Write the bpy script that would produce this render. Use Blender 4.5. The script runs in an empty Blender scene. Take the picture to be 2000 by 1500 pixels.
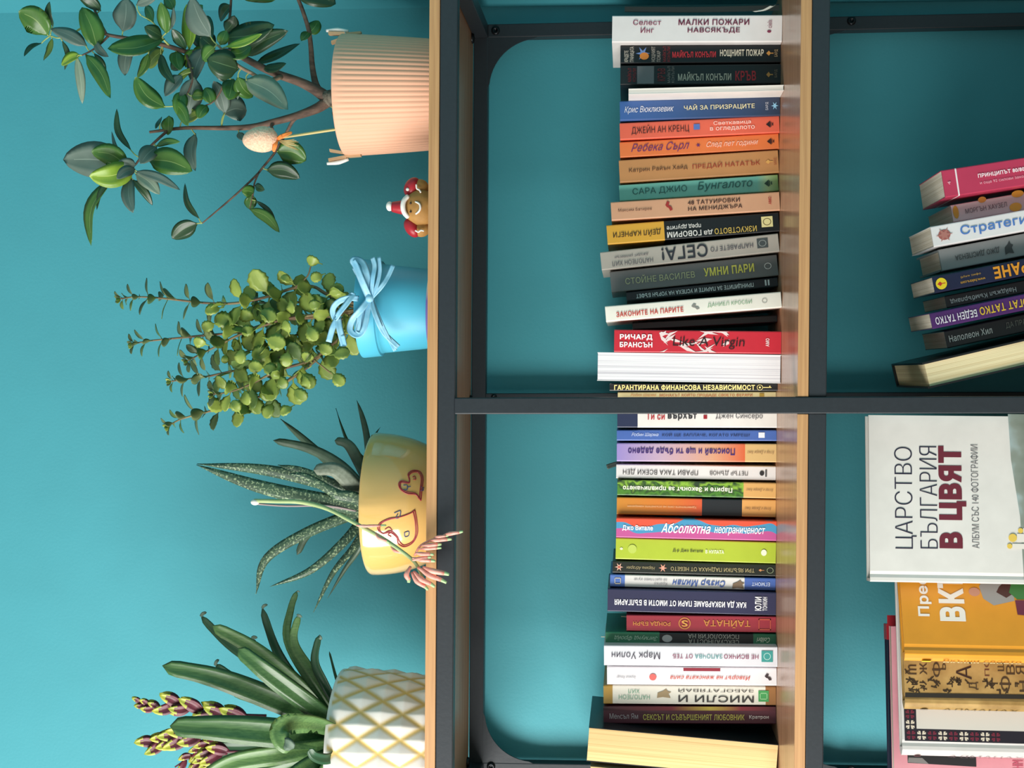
import bpy, bmesh, math, random
from mathutils import Vector, Matrix
from mathutils.geometry import delaunay_2d_cdt
random.seed(11)
R_ = random.Random(5)
sc = bpy.context.scene
COL = sc.collection

# ------------------------------------------------------------------ camera
F_PX, CAM_C, PPX, CAM_H = 2480.0, 1.385, 1060.0, 1.45
pitch, yaw, roll = math.atan(165 / F_PX), 0.0089, 0.0078
FW = Vector((-math.sin(yaw) * math.cos(pitch), math.cos(yaw) * math.cos(pitch), math.sin(pitch)))
RT = FW.cross(Vector((0, 0, 1))).normalized()
UP = RT.cross(FW)
RT, UP = (RT * math.cos(roll) + UP * math.sin(roll)), (UP * math.cos(roll) - RT * math.sin(roll))
CAM_P = Vector((0, -CAM_C, CAM_H))
cd = bpy.data.cameras.new('camera')
cam = bpy.data.objects.new('camera', cd)
COL.objects.link(cam)
xa, ya, za = -UP, RT, -FW            # the photo lies on its side: image right is down
m = Matrix((xa, ya, za)).transposed().to_4x4()
m.translation = CAM_P
cam.matrix_world = m
cd.sensor_width = 36.0
cd.lens = F_PX / 2000 * 36
cd.shift_x = (1000 - PPX) / 2000
cd.clip_start = 0.02
sc.camera = cam


def at(px, py, Y):
    d = FW - UP * ((px - PPX) / F_PX) - RT * ((py - 750) / F_PX)
    return CAM_P + d * ((Y + CAM_C) / d.y)


def to_px(P):
    d = Vector(P) - CAM_P
    z = d.dot(FW)
    return PPX - F_PX * d.dot(UP) / z, 750 - F_PX * d.dot(RT) / z


def ppm(Y):
    return F_PX / (CAM_C + Y)


# ------------------------------------------------------------------ light
w = bpy.data.worlds.new('world')
sc.world = w
w.use_nodes = True
w.node_tree.nodes['Background'].inputs[0].default_value = (1.0, 0.965, 0.93, 1)
w.node_tree.nodes['Background'].inputs[1].default_value = 0.46


def area(name, loc, target, sx, sy, power, color):
    l = bpy.data.lights.new(name, 'AREA')
    l.shape = 'RECTANGLE'
    l.size, l.size_y, l.energy, l.color = sx, sy, power, color
    o = bpy.data.objects.new(name, l)
    COL.objects.link(o)
    o.location = loc
    o.rotation_euler = (Vector(target) - Vector(loc)).to_track_quat('-Z', 'Y').to_euler()
    return o


area('window_daylight', (-1.7, -1.1, 1.8), (0.0, 0.3, 1.5), 1.0, 1.7, 78, (1.0, 0.965, 0.915))
sc.view_settings.view_transform = 'Standard'
sc.view_settings.look = 'None'
sc.view_settings.gamma = 1
sc.view_settings.exposure = 0.0
sc.view_settings.use_curve_mapping = False

# ------------------------------------------------------------------ materials


def lin(c):
    if isinstance(c, str):
        c = tuple(int(c[i:i + 2], 16) for i in (0, 2, 4))
    o = []
    for v in c[:3]:
        v = v / 255.0
        o.append(v / 12.92 if v <= 0.04045 else ((v + 0.055) / 1.055) ** 2.4)
    return (*o, 1)


_m = {}


def mat(c, rough=0.5, var=0.0, scale=30, bump=0.0, metal=0.0, stretch=(1, 1, 1), spec=0.5, c2=None, coat=0):
    key = ('m', str(c), rough, var, scale, bump, metal, stretch, spec, str(c2), coat)
    if key in _m:
        return _m[key]
    M = bpy.data.materials.new('surface')
    M.use_nodes = True
    nt = M.node_tree
    b = nt.nodes['Principled BSDF']
    b.inputs['Roughness'].default_value = rough
    b.inputs['Metallic'].default_value = metal
    b.inputs['Specular IOR Level'].default_value = spec
    b.inputs['Coat Weight'].default_value = coat
    L = lin(c)
    tc = nt.nodes.new('ShaderNodeTexCoord')
    mp = nt.nodes.new('ShaderNodeMapping')
    mp.inputs['Scale'].default_value = stretch
    nt.links.new(tc.outputs['Object'], mp.inputs[0])
    nz = nt.nodes.new('ShaderNodeTexNoise')
    nz.inputs['Scale'].default_value = scale
    nz.inputs['Detail'].default_value = 5
    nt.links.new(mp.outputs[0], nz.inputs['Vector'])
    cr = nt.nodes.new('ShaderNodeValToRGB')
    if c2 is None:
        lo = [max(0, v * (1 - var)) for v in L[:3]]
        hi = [min(1, v * (1 + var)) for v in L[:3]]
    else:
        lo, hi = lin(c2)[:3], L[:3]
    cr.color_ramp.elements[0].color = (*lo, 1)
    cr.color_ramp.elements[1].color = (*hi, 1)
    cr.color_ramp.elements[0].position = 0.3
    cr.color_ramp.elements[1].position = 0.7
    nt.links.new(nz.outputs['Fac'], cr.inputs[0])
    nt.links.new(cr.outputs[0], b.inputs['Base Color'])
    if bump > 0:
        bp = nt.nodes.new('ShaderNodeBump')
        bp.inputs['Strength'].default_value = min(1, bump)
        bp.inputs['Distance'].default_value = 0.002
        nt.links.new(nz.outputs['Fac'], bp.inputs['Height'])
        nt.links.new(bp.outputs[0], b.inputs['Normal'])
    _m[key] = M
    return M


def ramp_mat(axis, z0, z1, stops, rough=0.4, noise=0.0, nscale=25, const=False):
    M = bpy.data.materials.new('printed_gradient')
    M.use_nodes = True
    nt = M.node_tree
    b = nt.nodes['Principled BSDF']
    b.inputs['Roughness'].default_value = rough
    tc = nt.nodes.new('ShaderNodeTexCoord')
    sp = nt.nodes.new('ShaderNodeSeparateXYZ')
    nt.links.new(tc.outputs['Object'], sp.inputs[0])
    mr = nt.nodes.new('ShaderNodeMapRange')
    mr.inputs[1].default_value = z0
    mr.inputs[2].default_value = z1
    nt.links.new(sp.outputs['XYZ'.index(axis)], mr.inputs[0])
    src = mr.outputs[0]
    if noise > 0:
        nz = nt.nodes.new('ShaderNodeTexNoise')
        nz.inputs['Scale'].default_value = nscale
        nz.inputs['Detail'].default_value = 1.5
        nt.links.new(tc.outputs['Object'], nz.inputs['Vector'])
        ma = nt.nodes.new('ShaderNodeMath')
        ma.operation = 'MULTIPLY_ADD'
        ma.inputs[1].default_value = noise
        nt.links.new(nz.outputs['Fac'], ma.inputs[0])
        sb = nt.nodes.new('ShaderNodeMath')
        sb.operation = 'SUBTRACT'
        sb.inputs[1].default_value = noise * 0.5
        nt.links.new(src, ma.inputs[2])
        nt.links.new(ma.outputs[0], sb.inputs[0])
        src = sb.outputs[0]
    cr = nt.nodes.new('ShaderNodeValToRGB')
    el = cr.color_ramp.elements
    if const:
        cr.color_ramp.interpolation = 'CONSTANT'
    el[0].position, el[0].color = stops[0][0], lin(stops[0][1])
    el[1].position, el[1].color = stops[-1][0], lin(stops[-1][1])
    for p, c in stops[1:-1]:
        e = el.new(p)
        e.color = lin(c)
    nt.links.new(src, cr.inputs[0])
    nt.links.new(cr.outputs[0], b.inputs['Base Color'])
    return M


def page_mat(c, dark, scale=900):
    key = ('p', c, dark, scale)
    if key in _m:
        return _m[key]
    M = mat(c, 0.8, 0.0, 31.7)
    M = M.copy()
    nt = M.node_tree
    b = nt.nodes['Principled BSDF']
    tc = nt.nodes.new('ShaderNodeTexCoord')
    mp = nt.nodes.new('ShaderNodeMapping')
    mp.inputs['Scale'].default_value = (scale, 2, 2.5)
    nt.links.new(tc.outputs['Object'], mp.inputs[0])
    nz = nt.nodes.new('ShaderNodeTexNoise')
    nz.inputs['Scale'].default_value = 1
    nz.inputs['Detail'].default_value = 3
    nt.links.new(mp.outputs[0], nz.inputs['Vector'])
    cr = nt.nodes.new('ShaderNodeValToRGB')
    cr.color_ramp.elements[0].color = lin(dark)
    cr.color_ramp.elements[1].color = lin(c)
    cr.color_ramp.elements[0].position = 0.3
    cr.color_ramp.elements[1].position = 0.55
    nt.links.new(nz.outputs['Fac'], cr.inputs[0])
    nt.links.new(cr.outputs[0], b.inputs['Base Color'])
    bp = nt.nodes.new('ShaderNodeBump')
    bp.inputs['Strength'].default_value = 0.35
    bp.inputs['Distance'].default_value = 0.0006
    nt.links.new(nz.outputs['Fac'], bp.inputs['Height'])
    nt.links.new(bp.outputs[0], b.inputs['Normal'])
    _m[key] = M
    return M


# ------------------------------------------------------------------ builders


def mk(name, verts, faces, material, parent=None, smooth=False, mats=None, fmat=None):
    me = bpy.data.meshes.new(name)
    me.from_pydata([tuple(v) for v in verts], [], faces)
    for mm in (mats or [material]):
        me.materials.append(mm)
    if smooth:
        me.polygons.foreach_set('use_smooth', [True] * len(me.polygons))
    if fmat:
        me.polygons.foreach_set('material_index', fmat)
    bm = bmesh.new()
    bm.from_mesh(me)
    bmesh.ops.recalc_face_normals(bm, faces=bm.faces)
    bm.to_mesh(me)
    bm.free()
    o = bpy.data.objects.new(name, me)
    COL.objects.link(o)
    if parent:
        o.parent = parent
    return o


def tag(o, label=None, cat=None, group=None, kind=None):
    if label:
        o['label'] = label
    if cat:
        o['category'] = cat
    if group:
        o['group'] = group
    if kind:
        o['kind'] = kind
    return o


def thing(name, label, cat, loc=(0, 0, 0), group=None):
    o = bpy.data.objects.new(name, None)
    o.empty_display_size = 0.02
    COL.objects.link(o)
    o.location = loc
    return tag(o, label, cat, group)


def box(x0, x1, y0, y1, z0, z1, lean=0.0, zref=0.0, bev=0.0):
    """verts/faces of a box, optionally leaning in x with height, edges chamfered along its long axis"""
    if bev <= 0:
        P = [(x, y, z) for z in (z0, z1) for y in (y0, y1) for x in (x0, x1)]
        Fc = [(0, 1, 3, 2), (4, 6, 7, 5), (0, 4, 5, 1), (2, 3, 7, 6), (0, 2, 6, 4), (1, 5, 7, 3)]
    else:
        bm = bmesh.new()
        bmesh.ops.create_cube(bm, size=1)
        for v in bm.verts:
            v.co = Vector((x0 + (v.co.x + .5) * (x1 - x0), y0 + (v.co.y + .5) * (y1 - y0), z0 + (v.co.z + .5) * (z1 - z0)))
        bmesh.ops.bevel(bm, geom=list(bm.edges), offset=bev, segments=2, affect='EDGES', profile=0.5)
        bm.verts.index_update()
        P = [tuple(v.co) for v in bm.verts]
        Fc = [tuple(v.index for v in f.verts) for f in bm.faces]
        bm.free()
    if lean:
        P = [(x + lean * (zref - z), y, z) for x, y, z in P]
    return P, Fc


def catmull(P, n):
    P = [Vector(p) for p in P]
    if len(P) == 2:
        return [P[0].lerp(P[1], i / n) for i in range(n + 1)]
    Q = [P[0] * 2 - P[1]] + P + [P[-1] * 2 - P[-2]]
    out = []
    segs = len(P) - 1
    for i in range(n + 1):
        t = i / n * segs
        k = min(int(t), segs - 1)
        t -= k
        a, b, c, d = Q[k], Q[k + 1], Q[k + 2], Q[k + 3]
        out.append(0.5 * ((2 * b) + (c - a) * t + (2 * a - 5 * b + 4 * c - d) * t * t + (3 * b - a - 3 * c + d) * t ** 3))
    return out


def tube_vf(pts, radii, n=8, seg=None, base=0):
    seg = seg or max(2, (len(pts) - 1) * 4)
    C = catmull(pts, seg)
    if not isinstance(radii, (list, tuple)):
        radii = [radii, radii]
    V, Fc = [], []
    ref = Vector((0.13, 0.97, 0.2))
    for i, c in enumerate(C):
        T = (C[min(i + 1, seg)] - C[max(i - 1, 0)])
        T = T.normalized() if T.length > 0 else Vector((0, 0, 1))
        a = T.cross(ref)
        a = a.normalized() if a.length > 1e-4 else T.orthogonal().normalized()
        b = T.cross(a)
        t = i / seg * (len(radii) - 1)
        k = min(int(t), len(radii) - 2)
        r = radii[k] + (radii[k + 1] - radii[k]) * (t - k)
        for j in range(n):
            A = 2 * math.pi * j / n
            V.append(c + a * (r * math.cos(A)) + b * (r * math.sin(A)))
    for i in range(seg):
        for j in range(n):
            Fc.append((base + i * n + j, base + i * n + (j + 1) % n, base + (i + 1) * n + (j + 1) % n, base + (i + 1) * n + j))
    Fc.append(tuple(base + j for j in range(n)))
    Fc.append(tuple(base + seg * n + j for j in reversed(range(n))))
    return V, Fc


def tube(name, pts, radii, material, parent=None, n=8, seg=None):
    V, Fc = tube_vf(pts, radii, n, seg)
    return mk(name, V, Fc, material, parent, smooth=True)


PROF = {
    'ovate': lambda t: max(0.0, math.sin(math.pi * min(1, max(0, (t - .06) / .94)) ** 0.80)) ** 0.66 if t > .06 else 0.05,
    'obovate': lambda t: (0.07 if t < .14 else max(0.03, math.sin(math.pi * ((t - .14) / .86) ** 1.25) ** 0.75)),
    'strap': lambda t: (0.72 + 0.28 * math.sin(math.pi * min(1, t * 1.2))) * (1 if t < .88 else math.sqrt(max(0, 1 - ((t - .88) / .12) ** 2)) * 0.97 + .03),
    'taper': lambda t: max(0.02, (1 - t ** 2.2)) * (0.8 + .2 * math.sin(math.pi * t)),
    'sword': lambda t: max(0.02, (1 - t ** 5) * (1 - .30 * t)) * 1.08,
    'round': lambda t: (0.09 if t < .22 else max(0.03, math.sin(math.pi * ((t - .22) / .78)) ** 0.55)),
    'ribbon': lambda t: 1.0,
    'bract': lambda t: max(.03, math.sin(math.pi * min(1, .12 + .88 * t)) ** .7),
}


def leaf(name, pts, width, material, parent, prof='ovate', hint=(0, -1, 0), roll=0.0, thick=0.0006, cup=0.12, seg=12, scallop=0, mats=None, tipfrac=None, twist=0.0, midrib=False):
    C = catmull(pts, seg)
    V, Fc, fm = [], [], []
    f = PROF[prof]
    hint = Vector(hint)
    S = (-1, -.5, -.03, .03, .5, 1)
    for i, c in enumerate(C):
        t = i / seg
        T = C[min(i + 1, seg)] - C[max(i - 1, 0)]
        T = T.normalized() if T.length > 1e-9 else Vector((0, 0, 1))
        side = T.cross(hint)
        side = side.normalized() if side.length > 1e-3 else T.orthogonal().normalized()
        nrm = side.cross(T)
        a = roll + twist * t
        side, nrm = side * math.cos(a) + nrm * math.sin(a), nrm * math.cos(a) - side * math.sin(a)
        hw = f(t) * width / 2
        if scallop and t > .25:
            hw *= 1 + 0.07 * math.cos(i * math.pi)
        for s in S:
            V.append(c + side * (s * hw) + nrm * (abs(s) ** 1.5 * hw * cup * 2 + thick * .5 * (1 - abs(s))))
        for s in (.5, 0, -.5):
            V.append(c + side * (s * hw) + nrm * (abs(s) ** 1.5 * hw * cup * 2 - thick * .5 * (1 - abs(s) * .6)))
    n = 9
    for i in range(seg):
        for j in range(n):
            Fc.append((i * n + j, i * n + (j + 1) % n, (i + 1) * n + (j + 1) % n, (i + 1) * n + j))
            if midrib:
                fm.append(1 if j in (2, 6, 7) and 0 < i < seg - 2 and (j == 2) else 0)
            elif tipfrac is not None:
                fm.append(1 if i / seg > tipfrac + (.08 if j % 2 else -.05) else 0)
    Fc.append(tuple(range(n)))
    Fc.append(tuple(seg * n + j for j in reversed(range(n))))
    if tipfrac is not None:
        fm += [0, 1]
    if midrib:
        fm += [0, 0]
    return mk(name, V, Fc, material, parent, smooth=True, mats=mats, fmat=fm if fm else None)


def lathe(name, cx, cy, prof, n, material, parent, rf=None, attr=None):
    """prof = [(r,z)], rf(theta,i,r,z)->r ; open profile closed at both ends by caps if r>0"""
    V, Fc = [], []
    vals = []
    for i, (r, z) in enumerate(prof):
        for j in range(n):
            A = 2 * math.pi * j / n
            rr = rf(A, i, r, z) if rf else r
            V.append((cx + rr * math.cos(A), cy + rr * math.sin(A), z))
            if attr:
                vals.append(attr(A, i, r, z))
    for i in range(len(prof) - 1):
        for j in range(n):
            Fc.append((i * n + j, i * n + (j + 1) % n, (i + 1) * n + (j + 1) % n, (i + 1) * n + j))
    Fc.append(tuple(reversed(range(n))))
    Fc.append(tuple((len(prof) - 1) * n + j for j in range(n)))
    o = mk(name, V, Fc, material, parent, smooth=True)
    if attr:
        at_ = o.data.color_attributes.new('glaze', 'FLOAT_COLOR', 'POINT')
        for k, v in enumerate(vals):
            at_.data[k].color = (v, v, v, 1)
    return o


def raw_loops(s):
    cu = bpy.data.curves.new('lettering', 'FONT')
    cu.body = s
    o = bpy.data.objects.new('lettering', cu)
    COL.objects.link(o)
    cv = o.to_curve(bpy.context.evaluated_depsgraph_get())
    loops = []
    for sp in cv.splines:
        pts = []
        bp = sp.bezier_points
        n = len(bp)
        for i in range(n):
            p, q = bp[i], bp[(i + 1) % n]
            st = (p.handle_right - p.co).cross(q.co - p.co).length + (q.handle_left - q.co).cross(q.co - p.co).length < 1e-5
            k = 1 if st else 3
            for j in range(k):
                t = j / k
                u = 1 - t
                c = p.co * u ** 3 + p.handle_right * (3 * u * u * t) + q.handle_left * (3 * u * t * t) + q.co * t ** 3
                if not pts or (Vector((c.x, c.y)) - pts[-1]).length > 1e-3:
                    pts.append(Vector((c.x, c.y)))
        while len(pts) > 1 and (pts[0] - pts[-1]).length < 1e-3:
            pts.pop()
        if len(pts) > 2:
            loops.append(pts)
    o.to_curve_clear()
    bpy.data.objects.remove(o)
    bpy.data.curves.remove(cu)
    return loops


_gl = {}


def glyph(ch, bold):
    """triangles of one letter: all its contours cut against each other, kept where the winding is not zero"""
    key = (ch, bold)
    if key in _gl:
        return _gl[key]
    if '||' not in _gl:
        L = raw_loops('||')
        xs = sorted(min(p.x for p in l) for l in L)
        _gl['||'] = xs[1] - xs[0]
    bar = _gl['||']
    L = raw_loops('|' + ch + '|')
    L.sort(key=lambda l: min(p.x for p in l))
    x0 = min(p.x for p in L[0]) + bar
    adv = min(p.x for p in L[-1]) - x0
    loops = [[Vector((p.x - x0, p.y)) for p in l] for l in L[1:-1]]
    if not loops:
        _gl[key] = ([], [], adv)
        return _gl[key]
    ar = [sum(l[i - 1].x * l[i].y - l[i].x * l[i - 1].y for i in range(len(l))) / 2 for l in loops]
    sg = 1 if max(ar, key=abs) > 0 else -1
    if bold:
        out = []
        for l in loops:
            n = len(l)
            M_ = []
            for i in range(n):
                d0, d1 = (l[i] - l[i - 1]).normalized(), (l[(i + 1) % n] - l[i]).normalized()
                n0, n1 = Vector((d0.y, -d0.x)) * sg, Vector((d1.y, -d1.x)) * sg
                m_ = n0 + n1
                m_ = (m_ if m_.length > .3 else n0).normalized()
                M_.append(l[i] + m_ * (bold * min(1.5, 1 / max(.4, m_.dot(n0)))))
            out.append(M_)
        loops = out
    vs, es = [], []
    for l in loops:
        k = len(vs)
        vs += l
        es += [(k + i, k + (i + 1) % len(l)) for i in range(len(l))]
    r = delaunay_2d_cdt(vs, es, [], 0, 1e-4)
    V, T = r[0], r[2]
    Fc = []
    for t in T:
        cx_, cy_ = sum(V[i].x for i in t) / 3, sum(V[i].y for i in t) / 3
        wn = 0
        for a_, b_ in es:
            p, q = vs[a_], vs[b_]
            if (p.y <= cy_) != (q.y <= cy_):
                if (q.x - p.x) * (cy_ - p.y) / (q.y - p.y) + p.x > cx_:
                    wn += 1 if q.y > p.y else -1
        if wn * sg > 0:
            Fc.append(tuple(t))
    _gl[key] = ([(v.x, v.y) for v in V], Fc, adv)
    return _gl[key]


def text_verts(s, bw, bh, bold=0.0, shear=0.0):
    V, Fc = [], []
    for li, line in enumerate(s.split('\n')):
        x = 0
        for ch in line:
            gv, gf, adv = glyph(ch, bold)
            if ch == ' ':
                adv = .28
            used = {}
            for f in gf:
                for i in f:
                    if i not in used:
                        used[i] = len(V)
                        V.append((gv[i][0] + x + gv[i][1] * shear, gv[i][1] - li * 1.05))
                Fc.append(tuple(used[i] for i in f))
            x += adv + bold * 1.4
    if not V:
        return [], []
    x0, x1 = min(v[0] for v in V), max(v[0] for v in V)
    y0, y1 = min(v[1] for v in V), max(v[1] for v in V)
    sx, sy = bw / max(1e-6, x1 - x0), bh / max(1e-6, y1 - y0)
    return [((v[0] - (x0 + x1) / 2) * sx, (v[1] - (y0 + y1) / 2) * sy) for v in V], Fc


def lettering(name, s, O, e1, e2, bw, bh, color, parent, bold=0.0, shear=0.0, rough=0.5):
    V, Fc = text_verts(s, bw, bh, bold, shear)
    if not V:
        return None
    O, e1, e2 = Vector(O), Vector(e1), Vector(e2)
    P = [O + e1 * a + e2 * b for a, b in V]
    me = bpy.data.meshes.new(name)
    me.from_pydata([tuple(p) for p in P], [], Fc)
    me.materials.append(mat(color, rough))
    o = bpy.data.objects.new(name, me)
    COL.objects.link(o)
    o.parent = parent
    return o


def shape2d(name, pts, O, e1, e2, color, parent, n=None, th=0.00012, material=None):
    """thin printed patch, polygon pts (a,b) in plane O,e1,e2"""
    O, e1, e2 = Vector(O), Vector(e1), Vector(e2)
    nn = e1.cross(e2).normalized()
    k = len(pts)
    V = [O + e1 * a + e2 * b for a, b in pts] + [O + e1 * a + e2 * b + nn * th for a, b in pts]
    Fc = [tuple(range(k)), tuple(range(2 * k - 1, k - 1, -1))] + [(i, (i + 1) % k, k + (i + 1) % k, k + i) for i in range(k)]
    return mk(name, V, Fc, material or mat(color, 0.45), parent)


def disc(a, b, ra, rb=None, n=18):
    rb = rb or ra
    return [(a + ra * math.cos(2 * math.pi * i / n), b + rb * math.sin(2 * math.pi * i / n)) for i in range(n)]


def rect(a0, a1, b0, b1):
    return [(a0, b0), (a1, b0), (a1, b1), (a0, b1)]


# ------------------------------------------------------------------ the room
ZS = [1.6695, 1.2665, 0.8635, 0.4605]      # tops of the four boards
WALLC = (68, 156, 168)


def wall_material():
    M = mat(WALLC, 0.62, 0.02, 14, 0.0).copy()
    nt = M.node_tree
    b = nt.nodes['Principled BSDF']
    tc = nt.nodes.new('ShaderNodeTexCoord')
    nz = nt.nodes.new('ShaderNodeTexNoise')
    nz.inputs['Scale'].default_value = 260
    nz.inputs['Detail'].default_value = 3
    n2 = nt.nodes.new('ShaderNodeTexNoise')
    n2.inputs['Scale'].default_value = 9
    nt.links.new(tc.outputs['Object'], nz.inputs['Vector'])
    nt.links.new(tc.outputs['Object'], n2.inputs['Vector'])
    ad = nt.nodes.new('ShaderNodeMath')
    ad.operation = 'MULTIPLY_ADD'
    ad.inputs[1].default_value = 6.0
    nt.links.new(n2.outputs['Fac'], ad.inputs[0])
    nt.links.new(nz.outputs['Fac'], ad.inputs[2])
    bp = nt.nodes.new('ShaderNodeBump')
    bp.inputs['Strength'].default_value = 0.25
    bp.inputs['Distance'].default_value = 0.0007
    nt.links.new(ad.outputs[0], bp.inputs['Height'])
    nt.links.new(bp.outputs[0], b.inputs['Normal'])
    return M


WM = wall_material()
YW = 0.33
XW = 0.4945
V, Fc = box(-3.2, XW, YW, YW + .1, 0, 2.75)
tag(mk('wall_back', V, Fc, WM), kind='structure')
V, Fc = box(XW, XW + .1, -2.6, YW + .1, 0, 2.75)
tag(mk('wall_right', V, Fc, WM), kind='structure')
V, Fc = box(-3.2, XW + .1, -2.6, YW + .1, -.05, 0)
tag(mk('floor', V, Fc, mat((150, 116, 84), 0.45, .15, 8, stretch=(1, 12, 1))), kind='structure')
V, Fc = box(XW - .012, XW, -2.6, YW - .012, 0, .07, bev=.002)
tag(mk('baseboard_right', V, Fc, mat((232, 230, 224), 0.4)), kind='structure')
V, Fc = box(-3.2, XW, YW - .012, YW, 0, .07, bev=.002)
tag(mk('baseboard_back', V, Fc, mat((232, 230, 224), 0.4)), kind='structure')

# ------------------------------------------------------------------ the shelving unit
LEAN, ZR = 0.011, 1.638
BAR = 0.018
PX_ = [-.531, -.0372, .4543]
FM = mat((43, 49, 54), 0.42, 0.06, 220, 0.05, spec=0.35)
WOODT = mat((188, 144, 112), 0.24, c2=(160, 118, 90), scale=5, stretch=(1.2, 34, 34))
WOODE = mat((202, 156, 106), 0.45, c2=(178, 132, 88), scale=7, stretch=(1.4, 60, 60))
unit = thing('shelving_unit', 'open bookcase of dark metal bars and brown wooden boards against the teal wall', 'bookshelf', (0, .16, 0))


def under(o, p=unit):
    o.parent = p
    o.matrix_parent_inverse = Matrix.Translation(p.location).inverted()
    return o


def lx(x, z):
    return x + LEAN * (ZR - z)


for x in PX_:
    for y0, y1 in ((-.0025, .0155), (.30, .318)):
        top = ZR if y0 < 0.1 else ZR
        V, Fc = box(x - BAR / 2, x + BAR / 2, y0, y1, 0, 1.6388, LEAN, ZR, bev=.0012)
        under(mk('post', V, Fc, FM, smooth=False))
for k, zt in enumerate(ZS):
    zb = zt - .0115
    rz1, rz0 = zb - .0005, zb - .0195
    # board with notches for the front posts (only below the top board)
    xs0, xs1 = lx(PX_[0], zt) - .009, lx(PX_[2], zt) + .009
    out = [(xs0, .001)]
    if k > 0:
        out = []
        for x in PX_:
            c = lx(x, zt)
            a, b = c - .0094, c + .0094
            out += [(max(xs0, a), .001), (max(xs0, a), .0165), (min(xs1, b), .0165), (min(xs1, b), .001)]
        out = [p for i, p in enumerate(out) if not (p[0] <= xs0 + 1e-6 and p[1] < .01) and not (p[0] >= xs1 - 1e-6 and p[1] < .01)]
    else:
        out.append((xs1, .001))
    out += [(xs1, .299), (xs0, .299)]
    n = len(out)
    V = [(a, b, zb) for a, b in out] + [(a, b, zt) for a, b in out]
    Fc = [tuple(reversed(range(n))), tuple(range(n, 2 * n))] + [(i, (i + 1) % n, n + (i + 1) % n, n + i) for i in range(n)]
    bo = under(mk('shelf_board', V, Fc, WOODT))
    # pale edge band along the front
    spans = [(xs0, xs1)] if k == 0 else [(lx(PX_[i], zt) + .0094, lx(PX_[i + 1], zt) - .0094) for i in range(2)]
    for a, b in spans:
        V, Fc = box(a, b, -.0012, .001, zb, zt, bev=.0005)
        e = mk('edge_band', V, Fc, WOODE)
        e.parent = bo
        e['label'] = 'pale wood edging strip'
    # rails front and back
    for y0 in (-.0005, .30):
        if k == 0:
            V, Fc = box(lx(PX_[0], rz0) - .009, lx(PX_[2], rz0) + .009, y0, y0 + BAR, rz0, rz1, bev=.0012)
            under(mk('rail', V, Fc, FM))
        else:
            for i in range(2):
                V, Fc = box(lx(PX_[i], rz0) + .0088, lx(PX_[i + 1], rz0) - .0088, y0 + (0.0005 if y0 < .1 else 0), y0 + BAR, rz0, rz1, bev=.0012)
                under(mk('rail', V, Fc, FM))
    # side rails run front to back
    for x in PX_:
        c = lx(x, rz0)
        if x == PX_[1]:
            continue
        V, Fc = box(c - BAR / 2, c + BAR / 2, .0155 if k else .0176, .3, rz0, rz1, bev=.0012)
        under(mk('side_rail', V, Fc, FM))
    # gussets in the upper corners of each bay, at the back
    if k < 3:
        for sgn, x in ((1, PX_[0]), (-1, PX_[2])):
            rr = .068
            pts = [(0, 0), (rr, 0)]
            for i in range(1, 16):
                A = math.pi / 2 * i / 16
                pts.append((rr - rr * math.sin(A) * 0.965 - rr * .0, rr - rr * math.cos(A) * .965))
            pts.append((0, rr))
            base = []
            for a, b in pts:
                z = rz0 - b + .0005
                base.append((lx(x, z) + sgn * (.0085 + a), z))
            n = len(base)
            V = [(a, .3005, b) for a, b in base] + [(a, .303, b) for a, b in base]
            Fc = [tuple(range(n)), tuple(reversed(range(n, 2 * n)))] + [(i, (i + 1) % n, n + (i + 1) % n, n + i) for i in range(n)]
            under(mk('corner_gusset', V, Fc, FM))
# bolts
BM = mat((30, 34, 38), 0.3, metal=0.6)


def bolt(P, axis, r=.0062):
    P, axis = Vector(P), Vector(axis).normalized()
    a = axis.orthogonal().normalized()
    b = axis.cross(a)
    V, Fc = [], []
    rings = [(r, 0), (r, .0012), (r * .8, .0028), (r * .42, .0032), (r * .38, .0012), (0.0005, .001)]
    n = 12
    for rr, hh in rings:
        for j in range(n):
            A = 2 * math.pi * j / n
            V.append(P + a * rr * math.cos(A) + b * rr * math.sin(A) + axis * hh)
    for i in range(len(rings) - 1):
        for j in range(n):
            Fc.append((i * n + j, i * n + (j + 1) % n, (i + 1) * n + (j + 1) % n, (i + 1) * n + j))
    under(mk('bolt', V, Fc, BM, smooth=True))


for px, py in ((968, 60), (1663, 41), (959, 1497), (965, 776), (1663, 1502)):
    p = at(px, py, .30)
    bolt((p.x, .30, p.z), (0, -1, 0), .0058 if py != 776 else .004)
rzu = 1.6380
for X_, Y_ in ((.454, .06), (.440, .262), (-.5165, .262), (-.0372, .268)):
    bolt((X_, Y_ + .02, 1.6575 if abs(X_) < .45 and X_ != -.5165 else 1.638 if X_ > .45 else 1.6575), (0, 0, -1), .007)

# ------------------------------------------------------------------ books
BT = 0.0009


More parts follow.
